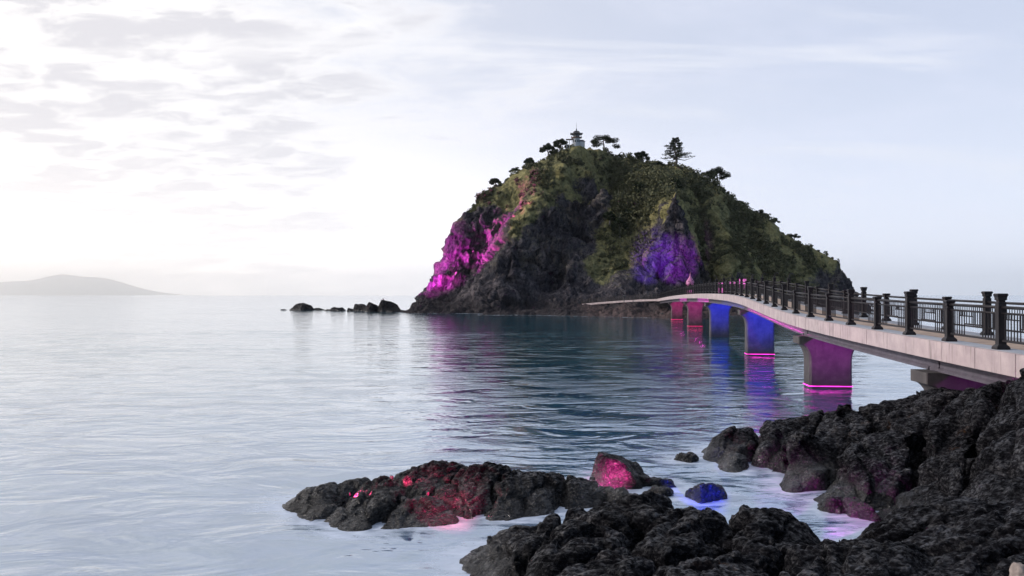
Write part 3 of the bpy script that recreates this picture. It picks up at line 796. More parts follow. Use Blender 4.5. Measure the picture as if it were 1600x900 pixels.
# ---- lookout tower on the summit
def build_tower():
    b = crest_at(903, 3)
    root = empty('lookout_tower', (b.x, b.y - 0.8, b.z - 0.5))
    k = PX
    m = MB(); m.lathe([(6.3 * k, -1.5), (6.0 * k, 0), (6.6 * k, 11 * k)], 8); w = m.build('wall', M['white'], root)
    for a in (R(-112), R(-68), R(-158), R(-22)):
        q = MB(); q.box(-1.2 * k, 1.2 * k, -.08, .08, 3.5 * k, 7.5 * k)
        o = q.build('window', M['glass'], root); o.location = (6.1 * k * math.cos(a), 6.1 * k * math.sin(a), 0); o.rotation_euler = (0, 0, a + R(90))
    m = MB(); m.lathe([(6.6 * k, 11 * k), (10 * k, 11.3 * k), (10 * k, 12.3 * k), (6 * k, 12.4 * k)], 16); m.build('gallery', M['brown'], root)
    for j in range(16):
        a = j * math.pi / 8
        m = MB(); m.tube([(9.6 * k * math.cos(a), 9.6 * k * math.sin(a), 12.2 * k), (9.6 * k * math.cos(a), 9.6 * k * math.sin(a), 14.4 * k)], .05, 4)
        m.build('railing_post', M['roof'], root)
    m = MB(); m.tube([(9.6 * k * math.cos(a * math.pi / 8), 9.6 * k * math.sin(a * math.pi / 8), 14.3 * k) for a in range(17)], .05, 4); m.build('handrail', M['roof'], root)
    m = MB(); m.lathe([(5.6 * k, 12.3 * k), (5.6 * k, 17 * k)], 8); m.build('lantern_room', M['white'], root)
    for j in range(8):
        a = (j + .0) * math.pi / 4
        q = MB(); q.box(-1.7 * k, 1.7 * k, -.06, .06, 13.2 * k, 16.4 * k)
        o = q.build('window', M['glass'], root); o.location = (5.3 * k * math.cos(a), 5.3 * k * math.sin(a), 0); o.rotation_euler = (0, 0, a + R(90))
    m = MB(); m.lathe([(5 * k, 16.6 * k), (10.2 * k, 17.2 * k), (10.6 * k, 18.6 * k), (9.2 * k, 19.6 * k), (6.2 * k, 20.6 * k)], 8); r = m.build('roof', M['roof'], root)
    m = MB(); m.lathe([(6.2 * k, 20.5 * k), (6.4 * k, 21.6 * k), (4.8 * k, 23.2 * k), (1.2 * k, 24.4 * k), (.5 * k, 25.4 * k)], 8); m.build('upper_roof', M['roof'], r)
    for j in range(8):
        a = (j + .5) * math.pi / 4
        m = MB(); m.tube([(8.6 * k * math.cos(a), 8.6 * k * math.sin(a), 18.6 * k), (11 * k * math.cos(a), 11 * k * math.sin(a), 18.4 * k), (12 * k * math.cos(a), 12 * k * math.sin(a), 19.8 * k)], [.3, .26, .1], 6)
        m.build('eave_tip', M['roof'], r)
    m = MB(); m.lathe([(.3 * k, 25.2 * k), (1.0 * k, 25.8 * k), (1.2 * k, 26.6 * k), (.7 * k, 27.6 * k), (.3 * k, 28 * k)], 10); m.build('finial', M['roof'], root)
    m = MB(); m.tube([(0, 0, 27.5 * k), (0, 0, 38.5 * k)], [.06, .03], 5); m.tube([(-.35, 0, 33 * k), (.35, 0, 33 * k)], .025, 4); m.build('antenna', M['girder'], root)
    m = MB(); m.box(-19 * k, -6 * k, -4 * k, 4 * k, 8.2 * k, 9.4 * k); m.build('terrace_roof', M['brown'], root)
    for x in (-17.5, -13, -8):
        m = MB(); m.box((x - .5) * k, (x + .5) * k, -3.6 * k, -2.6 * k, -8 * k, 8.2 * k); m.build('terrace_post', M['white'], root)
    m = MB(); m.box(5 * k, 15 * k, -3 * k, 5 * k, -4 * k, 5 * k); a = m.build('annex', M['white'], root)
    m = MB(); m.hexa([(4.5 * k, -4 * k, 5 * k), (16 * k, -4 * k, 5 * k), (16 * k, 6 * k, 5 * k), (4.5 * k, 6 * k, 5 * k), (6 * k, 0, 8.5 * k), (12 * k, 0, 8.5 * k), (12 * k, .2, 8.5 * k), (6 * k, .2, 8.5 * k)])
    m.build('annex_roof', M['girder'], a)
    root.scale = (.86, .86, .9)
    tag(root, 'small white octagonal lookout tower with dark curled roof on the summit', 'tower')
build_tower()

# ================================================================ FOOTBRIDGE
BX = [(8, 11.36), (22, 12.60), (34, 13.66), (47, 14.83), (58, 16.25), (70, 17.95), (85, 20.0), (101, 22.0), (133, 25.8), (170, 30.0), (203, 33.2)]
BZ = [(8, 3.22), (22, 3.31), (31, 3.42), (40, 3.58), (47.8, 3.79), (55.3, 4.09), (61, 4.34), (68, 4.60), (78, 4.82), (88, 4.91), (101, 4.96), (133, 4.87), (170, 4.50), (203, 3.92)]
def spline(tab):
    x = np.array([t[0] for t in tab], float); y = np.array([t[1] for t in tab], float)
    d = np.diff(y) / np.diff(x); m = np.r_[d[0], (d[1:] * np.diff(x)[:-1] + d[:-1] * np.diff(x)[1:]) / (x[2:] - x[:-2]), d[-1]]
    def f(v):
        v = min(max(v, x[0]), x[-1]); i = min(np.searchsorted(x, v, 'right') - 1, len(x) - 2); h = x[i + 1] - x[i]; t = (v - x[i]) / h
        return float((2*t**3 - 3*t**2 + 1) * y[i] + (t**3 - 2*t**2 + t) * h * m[i] + (-2*t**3 + 3*t**2) * y[i + 1] + (t**3 - t**2) * h * m[i + 1])
    return f
EX, EZ = spline(BX), spline(BZ)
def B(y, s, dz=0.0):
    """bridge frame: y along, s metres to the right of the left edge, dz above the edge"""
    t = Vector((EX(y + .2) - EX(y - .2), .4, 0)).normalized()
    n = Vector((t.y, -t.x, 0))
    return Vector((EX(y), y, EZ(y) + dz)) + n * s
BW = 3.3
Y0, Y1 = 10.0, 202.0
bridge = empty('footbridge', (EX(47), 47, 0))
tag(bridge, 'long arched concrete footbridge with black railings reaching the island', 'bridge')
bridge_m = Matrix.Translation((-EX(47), -47, 0))
def bput(mb, name, mat, parent=None, smooth=False):
    V = [bridge_m @ Vector(v) for v in mb.V]
    return mesh_obj(name, V, mb.F, mat, parent or bridge, smooth)
def sweep(y0, y1, sec, step=2.0, closed=True):
    """sweep a section [(s, dz)...] along the bridge"""
    n = max(2, int((y1 - y0) / step) + 1)
    mb = MB(); k = len(sec); V = []; Fc = []
    for i in range(n):
        y = y0 + (y1 - y0) * i / (n - 1)
        V += [B(y, s, dz) for s, dz in sec]
    for i in range(n - 1):
        for j in range(k):
            j2 = (j + 1) % k
            Fc.append((i * k + j, i * k + j2, (i + 1) * k + j2, (i + 1) * k + j))
    Fc.append(tuple(range(k))); Fc.append(tuple((n - 1) * k + j for j in range(k))[::-1])
    mb.add(V, Fc); return mb
def rect(s0, s1, z0, z1): return [(s0, z0), (s0, z1), (s1, z1), (s1, z0)]
bput(sweep(Y0, Y1, rect(.16, BW - .16, -.34, -.05)), 'deck_slab', M['deck'])
bput(sweep(Y0, Y1, rect(.80, BW - .80, -.046, -.02)), 'walkway', M['boards'])
bput(sweep(Y0, Y1, rect(.15, .79, -.05, .012)), 'kerb', M['deck'])
bput(sweep(Y0, Y1, rect(BW - .79, BW - .15, -.05, .012)), 'kerb', M['deck'])
# fascia panels one by one
y = Y0; k = 0
rg = random.Random(4)
while y < Y1 - .5:
    ln = 2.35 if k % 4 else 2.6
    e = min(y + ln, Y1)
    jt = .014 if not (46 < e < 48.6 or 101 < e < 103.4) else .04
    for side in (0, 1):
        o = rg.uniform(-.004, .004)
        s0, s1 = (o, .149) if side == 0 else (BW - .149, BW + o)
        bput(sweep(y + jt, e - jt, rect(s0, s1, -.575, .004), 1.3), 'fascia_panel', M['concrete'])
    y = e; k += 1
# girders, broken over each pier
PIERS = [29.0, 46.3, 71.0, 102.0, 134.0, 171.0]
brk = [Y0] + PIERS + [Y1]
for a, b in zip(brk[:-1], brk[1:]):
    for s0 in (.52, BW - .52 - .4):
        bput(sweep(a + .42, b - .42, [(s0, -1.06), (s0, -.98), (s0 + .06, -.92), (s0 + .06, -.345), (s0 + .34, -.345), (s0 + .34, -.92), (s0 + .4, -.98), (s0 + .4, -1.06)]), 'girder', M['girder'])
# piers
def pier(yc, strip, wash, power, glow_y=None):
    zt = EZ(yc) - 1.07
    t = (B(yc + .2, 0) - B(yc - .2, 0)); t.z = 0; t.normalize(); n = Vector((t.y, -t.x, 0))
    c = B(yc, BW / 2); c.z = 0
    def at(s, u, z): return c + n * s + t * u + Vector((0, 0, z))
    th = .72
    root = None
    # hammerhead outline (half width, z) with curved flare
    h = zt
    prof = [(1.06, -3.0)]
    for zg in (.75, 1.55, 2.35):
        if zg < h - 1.5: prof += [(1.06, zg - .02), (1.04, zg - .005), (1.04, zg + .005), (1.06, zg + .02)]
    prof += [(1.06, h - 1.25)]
    for i in range(1, 9):
        f = i / 8; prof.append((1.06 + .52 * (1 - math.cos(f * math.pi / 2)) ** .9, h - 1.25 + .87 * math.sin(f * math.pi / 2) ** .9))
    prof += [(1.6, h - .36), (1.6, h)]
    mb = MB(); V = []; Fc = []
    for s, z in prof:
        ch = .10 if z < h - .4 else .03
        V += [at(-s + ch, -th, z), at(s - ch, -th, z), at(s, -th + ch, z), at(s, th - ch, z), at(s - ch, th, z), at(-s + ch, th, z), at(-s, th - ch, z), at(-s, -th + ch, z)]
    for i in range(len(prof) - 1):
        for j in range(8):
            j2 = (j + 1) % 8; Fc.append((i * 8 + j, i * 8 + j2, (i + 1) * 8 + j2, (i + 1) * 8 + j))
    Fc.append(tuple((len(prof) - 1) * 8 + j for j in range(8)))
    mb.add(V, Fc)
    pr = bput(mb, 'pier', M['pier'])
    for s in (.72, BW - .72):
        q = MB(); o = s - BW / 2
        q.hexa([at(o - .25, -.3, zt + .002), at(o + .25, -.3, zt + .002), at(o + .25, .3, zt + .002), at(o - .25, .3, zt + .002), at(o - .25, -.3, zt + .008 + .0), at(o + .25, -.3, zt + .008), at(o + .25, .3, zt + .008), at(o - .25, .3, zt + .008)])
        bput(q, 'bearing', M['girder'], pr)
    # diaphragm block between the girder ends
    q = MB(); q.hexa([at(-1.1, -.38, zt + .012), at(1.1, -.38, zt + .012), at(1.1, .38, zt + .012), at(-1.1, .38, zt + .012), at(-1.1, -.38, zt + .72), at(1.1, -.38, zt + .72), at(1.1, .38, zt + .72), at(-1.1, .38, zt + .72)])
    bput(q, 'diaphragm', M['girder'])
    if strip:   # LED strip round the foot
        q = MB(); e = .03
        for (s0, u0, s1, u1) in ((-1.06, -th - e, 1.06, -th - .004), (-1.06 - e, -th, -1.064, th), (1.064, -th, 1.06 + e, th)):
            q.hexa([at(s0, u0, .11), at(s1, u0, .11), at(s1, u1, .11), at(s0, u1, .11), at(s0, u0, .15), at(s1, u0, .15), at(s1, u1, .15), at(s0, u1, .15)])
        bput(q, 'light_strip', M[strip], pr)
    if wash:    # flood lamp hung under the deck, washing the face towards the shore
        colr, glow = wash
        lp = B(yc - 4.2, BW / 2, -.55); tg = at(0, -th, zt * .80)
        q = MB()
        d = (tg - lp).normalized(); rgt = d.cross(Vector((0, 0, 1))).normalized(); up = rgt.cross(d)
        f = lambda a, b, c_: lp + rgt * a + d * b + up * c_
        q.hexa([f(-.3, -.08, -.09), f(.3, -.08, -.09), f(.3, .06, -.1), f(-.3, .06, -.1), f(-.3, -.08, .09), f(.3, -.08, .09), f(.3, .06, .1), f(-.3, .06, .1)])
        q.tube([lp + Vector((0, 0, .05)), lp + Vector((0, 0, .22))], .03, 6)
        hs = bput(q, 'floodlight_housing', M['housing'])
        q = MB(); q.hexa([f(-.27, .062, -.08), f(.27, .062, -.08), f(.27, .07, -.08), f(-.27, .07, -.08), f(-.27, .062, .08), f(.27, .062, .08), f(.27, .07, .08), f(-.27, .07, .08)])
        bput(q, 'lens', M[glow], hs)
        s = spot('pier_lamp', tuple(bridge_m @ (lp + d * .1)), tuple(bridge_m @ tg), colr, power, 74, .9, None, .12); s.parent = bridge
    return pr
pier(29.0, None, ((.8, .03, .9), 'glow_magenta'), 200)
pier(46.3, 'glow_magenta', ((.8, .03, .9), 'glow_magenta'), 850)
pier(71.0, 'glow_magenta', (BLUE, 'glow_blue'), 3300)
pier(102.0, None, (BLUE, 'glow_blue'), 3600)
pier(134.0, 'glow_red', ((1.0, .03, .5), 'glow_magenta'), 1500)
pier(171.0, 'glow_red', ((1.0, .03, .4), 'glow_magenta'), 1500)
# LED strips under the left edge, shining on the girder
def edge_strip(y0, y1, glow):
    bput(sweep(y0, y1, rect(.20, .25, -.40, -.36), 1.5), 'light_strip', M[glow])
edge_strip(47.2, 69.5, 'strip_magenta')
edge_strip(18.5, 23.2, 'strip_magenta')
edge_strip(72.5, 90, 'strip_blue')
edge_strip(103.5, 118, 'strip_magenta')
edge_strip(135.5, 150, 'strip_magenta')
# railings
def post_mesh(h, name):
    mb = MB()
    a = .102
    mb.lathe([(.17, 0), (.17, .05), (.15, .09), (.12, .12), (a, .14), (a, h - .24), (a - .02, h - .225), (a - .02, h - .19), (a + .012, h - .17), (a + .012, h - .10), (a + .035, h - .05), (a + .035, h - .02), (a + .015, h)], 4, square=True)
    return mb.mesh(name)
TALL, SHORT = post_mesh(1.50, 'post'), post_mesh(1.26, 'post')
for me in (TALL, SHORT): me.materials.append(M['rail'])
hook_mb = MB(); hook_mb.tube([(0, 0, 1.45), (0, 0, 2.0), (.02, 0, 2.2), (.10, 0, 2.32), (.22, 0, 2.32), (.30, 0, 2.22)], [.05, .045, .045, .045, .045, .05], 6)
HOOK = hook_mb.mesh('lamp_hook'); HOOK.materials.append(M['rail'])
SP = 3.42
py_ = [23.85 + SP * i for i in range(-4, 53) if 23.85 + SP * i < Y1 - .5]
for side, s in ((0, .36), (1, BW - .36)):
    for i, y in enumerate(py_):
        tall = (i % 2 == 0)
        o = bpy.data.objects.new('post', TALL if tall else SHORT); col.objects.link(o); o.parent = bridge
        p = bridge_m @ B(y, s, .013); t = B(y + .2, 0) - B(y - .2, 0)
        o.location = p; o.rotation_euler = (0, 0, math.atan2(-t.x, t.y))
        if tall and y > 62:
            hk = bpy.data.objects.new('lamp_hook', HOOK); col.objects.link(hk); hk.parent = o; hk.scale = (1, 1, .8)
            hk.rotation_euler = (0, 0, R(180) if side == 0 else 0)
        if i == len(py_) - 1: break
        y2 = py_[i + 1]
        # rails between the posts
        for h, r in ((1.14, .045), (.98, .03)):
            q = MB(); q.tube([B(y + .12, s, h), B((y + y2) / 2, s, h), B(y2 - .12, s, h)], r, 8)
            bput(q, 'top_rail' if h > 1 else 'middle_rail', M['rail'], None, True)
        q = MB(); q.tube([B(y + .12, s, .25), B((y + y2) / 2, s, .25), B(y2 - .12, s, .25)], .032, 6)
        bot = bput(q, 'bottom_rail', M['rail'])
        L_ = y2 - y; w0, w1 = y + .14, y2 - .14
        mid0, mid1 = y + L_ * .34, y + L_ * .66
        q = MB(); q.tube([B(mid0, s, .60), B(mid1, s, .60)], .022, 6)
        near = (y < 46 and side == 0) or (side == 1 and 22 < y < 46)
        bars = []
        for f in range(6): bars.append((w0 + (mid0 - w0) * (f + .5) / 6 + .02, .25, .98, .017))
        for f in range(6): bars.append((mid1 + (w1 - mid1) * (f + .5) / 6 - .02, .25, .98, .017))
        for f in range(6): bars.append((mid0 + (mid1 - mid0) * (f + .5) / 6, .60, .98, .014))
        if y > 60: bars = bars[::2]
        if not near:
            for yy, a, b, r in bars: q.tube([B(yy, s, a), B(yy, s, b)], r * (1.5 if y > 60 else 1), 4, False)
        fr = bput(q, 'panel_frame' if near else 'baluster_panel', M['rail'])
        if near:
            for yy, a, b, r in bars:
                q = MB(); q.tube([B(yy, s, a), B(yy, s, b)], r, 5, False); bput(q, 'baluster', M['rail'], fr)
# abutment at the island end
q = MB(); a0, a1 = B(Y1 - 3, -.5), B(Y1 - 3, BW + .5); b0, b1 = B(Y1 + 1, -.5), B(Y1 + 1, BW + .5)
low = lambda v, z: Vector((v.x, v.y, z))
zt = EZ(Y1) - 1.1
q.hexa([low(a0, -1) , low(a1, -1), low(b1, -1), low(b0, -1), low(a0, zt), low(a1, zt), low(b1, zt), low(b0, zt)])
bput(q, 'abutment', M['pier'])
# landing at the near end
q = MB(); a0, a1 = B(9.5, -.3), B(9.5, BW + .3); b0, b1 = B(13, -.3), B(13, BW + .3)
q.hexa([low(a0, -1), low(a1, -1), low(b1, -1), low(b0, -1), low(a0, 2.1), low(a1, 2.1), low(b1, 2.1), low(b0, 2.1)])
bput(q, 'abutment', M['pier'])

# ---- path along the island shore from the bridge end
def shore_path():
    pts = [B(Y1, BW / 2, -.02)] + PATH[1:]
    fine = []
    for i in range(len(pts) - 1):
        for k in range(6): fine.append(pts[i].lerp(pts[i + 1], k / 6))
    fine.append(pts[-1])
    root = empty('shore_path', fine[0]); off = -fine[0]
    V = []; Fc = []
    for i, p in enumerate(fine):
        t = (fine[min(i + 1, len(fine) - 1)] - fine[max(i - 1, 0)]); t.z = 0; t.normalize(); n = Vector((t.y, -t.x, 0))
        for s, z in ((-1.2, .0), (1.2, 0), (1.2, -.45), (-1.2, -.45)): V.append(p + n * s + Vector((0, 0, z)) + off)
    for i in range(len(fine) - 1):
        for j in range(4): Fc.append((i * 4 + j, i * 4 + (j + 1) % 4, i * 4 + 4 + (j + 1) % 4, i * 4 + 4 + j))
    Fc += [(0, 1, 2, 3), tuple(len(V) - 4 + j for j in range(4))[::-1]]
    mesh_obj('slab', V, Fc, M['concrete'], root)
    for side in (-1, 1):
        r1 = []; 
        for i, p in enumerate(fine):
            t = (fine[min(i + 1, len(fine) - 1)] - fine[max(i - 1, 0)]); t.z = 0; t.normalize(); n = Vector((t.y, -t.x, 0))
            b = p + n * 1.1 * side + off
            if i % 1 == 0:
                m = MB(); m.tube([b, b + Vector((0, 0, 1.15 if i % 3 else 1.5))], .05 if i % 3 else .09, 5); m.build('post', M['rail'] if i % 12 != 6 else M['pier'], root)
            r1.append(b)
        for h in (1.05, .6, .25):
            m = MB(); m.tube([b + Vector((0, 0, h)) for b in r1], .035, 5); m.build('rail', M['rail'], root)
    for i in range(0, len(fine) - 4, 4):
        p = fine[i]; g = ground(p.x, p.y)
        m = MB(); z0 = min(g, p.z - .5) - .8
        m.box(p.x - .5 + off.x, p.x + .5 + off.x, p.y - .5 + off.y, p.y + .5 + off.y, z0 + off.z, p.z - .44 + off.z); m.build('support', M['pier'], root)
    tag(root, 'narrow railed concrete path running left from the bridge end along the shore', 'path')
shore_path()

# ---- onion-domed pink lantern kiosk and lit panels on the bridge
def kiosk():
    c = B(133.5, .95, .0)
    root = empty('lantern_kiosk', c)
    prof = [(.62, 1.45), (.66, 1.6), (.64, 1.85), (.52, 2.1), (.34, 2.35), (.19, 2.6), (.10, 2.85), (.05, 3.1), (.02, 3.35)]
    m = MB(); m.lathe(prof, 14); m.build('dome', M['pink_paint'], root, True)
    for a in range(4):
        q = R(45 + 90 * a)
        m = MB(); m.tube([(.5 * math.cos(q), .5 * math.sin(q), 0), (.5 * math.cos(q), .5 * math.sin(q), 1.46)], .06, 8); m.build('column', M['pink_paint'], root)
    m = MB(); m.lathe([(.62, 0), (.62, .08)], 14); m.build('base', M['pink_paint'], root)
    m = MB(); m.lathe([(.12, .08), (.16, .4), (.16, .9), (.1, 1.1)], 10); m.build('lamp_core', M['glow_sign'], root, True)
    tag(root, 'pink onion-domed lantern on slim columns at the far end of the bridge', 'lantern')
kiosk()
for y, s, w, h, z, lab in ((104.0, 2.2, .8, 1.3, .1, 'left pink lit panel of the pair on the crest of the bridge walkway'), (94.0, 2.2, .7, .6, .75, 'small pink lit sign on the bridge, between the two larger lit panels'), (86.0, 2.2, .75, 1.0, .5, 'right pink lit panel behind the bridge railing near the crest')):
    c = B(y, s, 0)
    root = empty('lit_panel', c, R(-25))
    m = MB(); m.box(-w / 2, w / 2, -.04, .04, z, z + h); m.build('frame', M['housing'], root)
    m = MB(); m.box(-w / 2 + .04, w / 2 - .04, -.055, -.041, z + .04, z + h - .04); m.build('screen', M['glow_sign'], root)
    for x in (-w / 2 + .06, w / 2 - .06):
        m = MB(); m.box(x - .03, x + .03, -.03, .03, -.03, z + .01); m.build('leg', M['housing'], root)
    tag(root, lab, 'sign', 'pink lit panels on the bridge')

# ================================================================ SHORE ROCKS
_ICO = {}
def ico(sub):
    if sub in _ICO: return _ICO[sub]
    import bmesh
    bm = bmesh.new(); bmesh.ops.create_icosphere(bm, subdivisions=sub, radius=1.0)
    V = np.array([v.co[:] for v in bm.verts]); T = np.array([[v.index for v in f.verts] for f in bm.faces])
    bm.free(); _ICO[sub] = (V, T); return V, T
ROCKS = []
def rot_np(ax, ay, az): return np.array(Matrix.Rotation(az, 3, 'Z') @ Matrix.Rotation(ay, 3, 'Y') @ Matrix.Rotation(ax, 3, 'X'))
def boulder(name, c, rad, seed, label, rz=0, tilt=(0, 0), sub=6, facets=12, sharp=15, rough=1.0, taper=0.0, strata=(0.3, 0.9), mat='rock', zmin=-0.35, cat='rock', group=None, flat=1.0, foam=True):
    """angular weathered boulder: rounded polytope, strata ribs, blocks and pits"""
    D, T = ico(sub)
    g = np.random.default_rng(seed)
    nrm = g.normal(size=(facets, 3)); nrm /= np.linalg.norm(nrm, axis=1)[:, None]
    nrm = np.concatenate([nrm, [[0, 0, -1], [0.1, 0.05, 1.0]]]); h = np.r_[0.72 + 0.3 * g.random(facets), 0.8, 0.85]
    q = np.maximum(D @ (nrm / h[:, None]).T, 0)
    r = (q ** sharp).sum(1) ** (-1.0 / sharp)
    p = D * np.clip(r, 0.5, 1.35)[:, None] * np.array(rad)
    Rm = rot_np(R(tilt[0]), R(tilt[1]), R(rz))
    p = p @ Rm.T
    nd = (D / np.array(rad)) @ Rm.T; nd /= np.linalg.norm(nd, axis=1)[:, None]
    S = float(np.mean(rad)); w = p + np.array(c)
    o = seed * 3.7
    wp = w + 0.25 * S * np.stack([fbm(w / S * 1.2 + o, 2, seed), fbm(w / S * 1.2 + o + 9, 2, seed + 1), fbm(w / S * 1.2 + o + 17, 2, seed + 2)], 1)
    # strata: thin along the dip normal, long along the bed
    dip, az = strata
    sn = np.array([math.sin(dip) * math.cos(az), math.sin(dip) * math.sin(az), math.cos(dip)])
    st = (wp @ sn)[:, None] * sn
    sv = (wp - st) * 0.55 + st * 2.3
    bands = ridged(sv / 0.95 + o, 4, seed + 3)
    lump = fbm(w / (0.9 * S) + o, 3, seed + 5)
    fine = ridged(sv / 0.33 + o, 4, seed + 6)
    k = S ** .6 * rough
    cell = min(1.5, 0.62 * S ** .7)
    sv2 = (wp - st) * 0.75 + st * 1.45
    fa, ja = facet(sv2 / cell + o, seed + 21)
    fb, jb = facet(sv2 / (cell * .36) + o, seed + 22)
    fc, jc = facet(wp / 0.11 + o, seed + 23)
    lobeA = 1 - np.exp(-ja * 5.5); lobeB = 1 - np.exp(-jb * 5.0); lobeC = 1 - np.exp(-jc * 5.0)
    amp = cell ** .8
    d = 0.10 * S * lump + rough * (0.15 * amp * (lobeA - .75) + 0.10 * amp * fa + 0.055 * amp ** .7 * (lobeB - .75) + .022 * fb
        + .014 * (lobeC - .7) + .008 * fc + 0.035 * k * (bands - .3) + .022 * (fine - .3))
    p = p + nd * d[:, None]
    if taper:
        f = 1 - taper * np.clip(p[:, 2] / p[:, 2].max(), 0, 1); p[:, 0] *= f; p[:, 1] *= f
    ext = (D * np.array(rad)) @ Rm.T          # size asked for: fit the weathered shape to it
    p[:, 2] *= ext[:, 2].max() / p[:, 2].max()
    e = np.quantile(np.abs(p[p[:, 2] > -0.3 * ext[:, 2].max(), 0]), 0.98) / np.abs(ext[:, 0]).max(); p[:, 0] /= max(e, .6)
    V = p + np.array(c)
    keep = V[T, 2].max(1) > zmin
    T = T[keep]; used = np.unique(T); rm = -np.ones(len(V), np.int64); rm[used] = np.arange(len(used))
    V = V[used]; T = rm[T]
    base = np.array([c[0], c[1], max(0.0, zmin)])
    me = np_mesh(name, V - base, T, 3)
    ob = link(name, me, M[mat], None, True); ob.location = base
    tag(ob, label, cat, group)
    ROCKS.append(V)
    if foam:
        wl = V[np.abs(V[:, 2]) < 0.05]
        if len(wl): FOAM_PTS.append(wl[::4])
    return ob
def W(px, py):       # point of the water surface seen at that pixel
    Y = CAM_H * F / (py - HOR); return ((px - 800) / F * Y, Y)
G = 'dark volcanic shore rocks'
def rock_px(px, Y, ztop, wpx, dep, seed, label, name='boulder', **k):
    """boulder centred on bearing px at depth Y, its top at ztop, wpx photo pixels wide, dep metres deep"""
    w = wpx / F * Y / 2 * 1.12; dep *= 1.12
    zc = k.pop('zc', -0.7 * ztop)
    return boulder(name, ((px - 800) / F * Y, Y, zc), (w, dep / 2, (ztop - zc) * 1.05), seed, label, group=G, **k)
def outcrop(ctrl, outside, seeds, box, step, cell, along, amp=1.0, seed=0, crev=(.10, .16), cc=.22, stretch=.55, name='rock_outcrop'):
    """bedrock surface through measured points; fissures run between the named masses and each mass is its own object"""
    C = [tuple(P(*c)) for c in ctrl] + [(P(*c).x, P(*c).y, z) for c, z in outside]
    C = np.array(C); n = len(C)
    D = np.sqrt(((C[:, None, :2] - C[None, :, :2]) ** 2).sum(2) + cc * cc)
    A = np.zeros((n + 3, n + 3)); A[:n, :n] = D + np.eye(n) * .01; A[:n, n:] = np.c_[np.ones(n), C[:, :2]]; A[n:, :n] = A[:n, n:].T
    w = np.linalg.solve(A, np.r_[C[:, 2], 0, 0, 0])
    x0, x1, y0, y1 = box
    xs = np.arange(x0, x1, step); ys = np.arange(y0, y1, step)
    X, Y = np.meshgrid(xs, ys); sh = X.shape
    q = np.stack([X.ravel(), Y.ravel()], 1); Z = np.zeros(len(q))
    for a in range(0, len(q), 8000):
        d2 = ((q[a:a + 8000, None, :] - C[None, :, :2]) ** 2).sum(2)
        Z[a:a + 8000] = np.sqrt(d2 + cc * cc) @ w[:n] + w[n] + q[a:a + 8000] @ w[n + 1:]
    p = np.c_[q, Z]
    # masses
    t = np.array([along[0], along[1]]) / math.hypot(*along); u = np.array([t[1], -t[0]])
    def met(a): return np.stack([a @ t * stretch, a @ u], -1)
    wq = q + .35 * cell * np.stack([fbm(p / cell * .9, 3, seed + 31), fbm(p / cell * .9, 3, seed + 32)], 1) * 1.6
    S = np.array([tuple(P(*sd[0]))[:2] for sd in seeds])
    dist = np.sqrt(((met(wq)[:, None, :] - met(S)[None, :, :]) ** 2).sum(2))
    sid = dist.argmin(1); so = np.sort(dist, 1)
    gap = so[:, 1] - so[:, 0] if len(seeds) > 1 else np.full(len(q), 9.0)
    Z = Z - crev[0] * np.exp(-(gap / crev[1]) ** 2) + .08 * crev[0] * (1 - np.exp(-(gap / (3 * crev[1])) ** 2))
    gy, gx = np.gradient(Z.reshape(sh), ys, xs)
    nv = np.stack([-gx.ravel(), -gy.ravel(), np.ones(len(q))], 1); nv /= np.linalg.norm(nv, axis=1)[:, None]
    p = np.c_[q, Z]
    wp = p + .22 * cell * np.stack([fbm(p / cell * 1.3, 2, seed + 1), fbm(p / cell * 1.3, 2, seed + 2), fbm(p / cell * 1.3, 2, seed + 3)], 1)
    sn = np.array([u[0] * .85, u[1] * .85, .5]); sn /= np.linalg.norm(sn)
    st = (wp @ sn)[:, None] * sn
    sv = (wp - st) * .6 + st * 1.5
    fa, ja = facet(sv / cell, seed + 21); fb, jb = facet(sv / (cell * .38), seed + 22); fc, jc = facet(wp / .12, seed + 23)
    lob = lambda v: 1 - np.exp(-v * 5.5)
    bands = ridged(((wp - st) * .35 + st * 2.4) / (cell * 1.1), 4, seed + 5)
    fine = ridged(sv / .22, 3, seed + 6)
    a_ = amp * cell
    d = a_ * (.13 * (lob(ja) - .75) + .26 * fa + .04 * (lob(jb) - .75) + .05 * fb + .10 * (bands - .3)) + .016 * (lob(jc) - .7) + .009 * fc + .022 * (fine - .3)
    d *= .35 + .65 * sstep(Z, -.05, .35)
    V = p + nv * d[:, None]
    i = np.arange(len(q)).reshape(sh)
    Q = np.stack([i[:-1, :-1], i[:-1, 1:], i[1:, 1:], i[1:, :-1]], -1).reshape(-1, 4)
    Q = Q[V[Q, 2].max(1) > -.25]
    fid = sid[Q[:, 0]]
    for k, sd in enumerate(seeds):
        q4 = Q[fid == k]
        if not len(q4): continue
        used = np.unique(q4); rm = -np.ones(len(V), np.int64); rm[used] = np.arange(len(used))
        base = V[used].mean(0); base[2] = 0
        ob = link(name, np_mesh(name, V[used] - base, rm[q4]), M['rock'], None, True); ob.location = base
        tag(ob, sd[1], 'rock', G)
    ROCKS.append(V[V[:, 2] > -.05])
    wl = V[np.abs(V[:, 2]) < .03]
    FOAM_PTS.append(wl[::5])
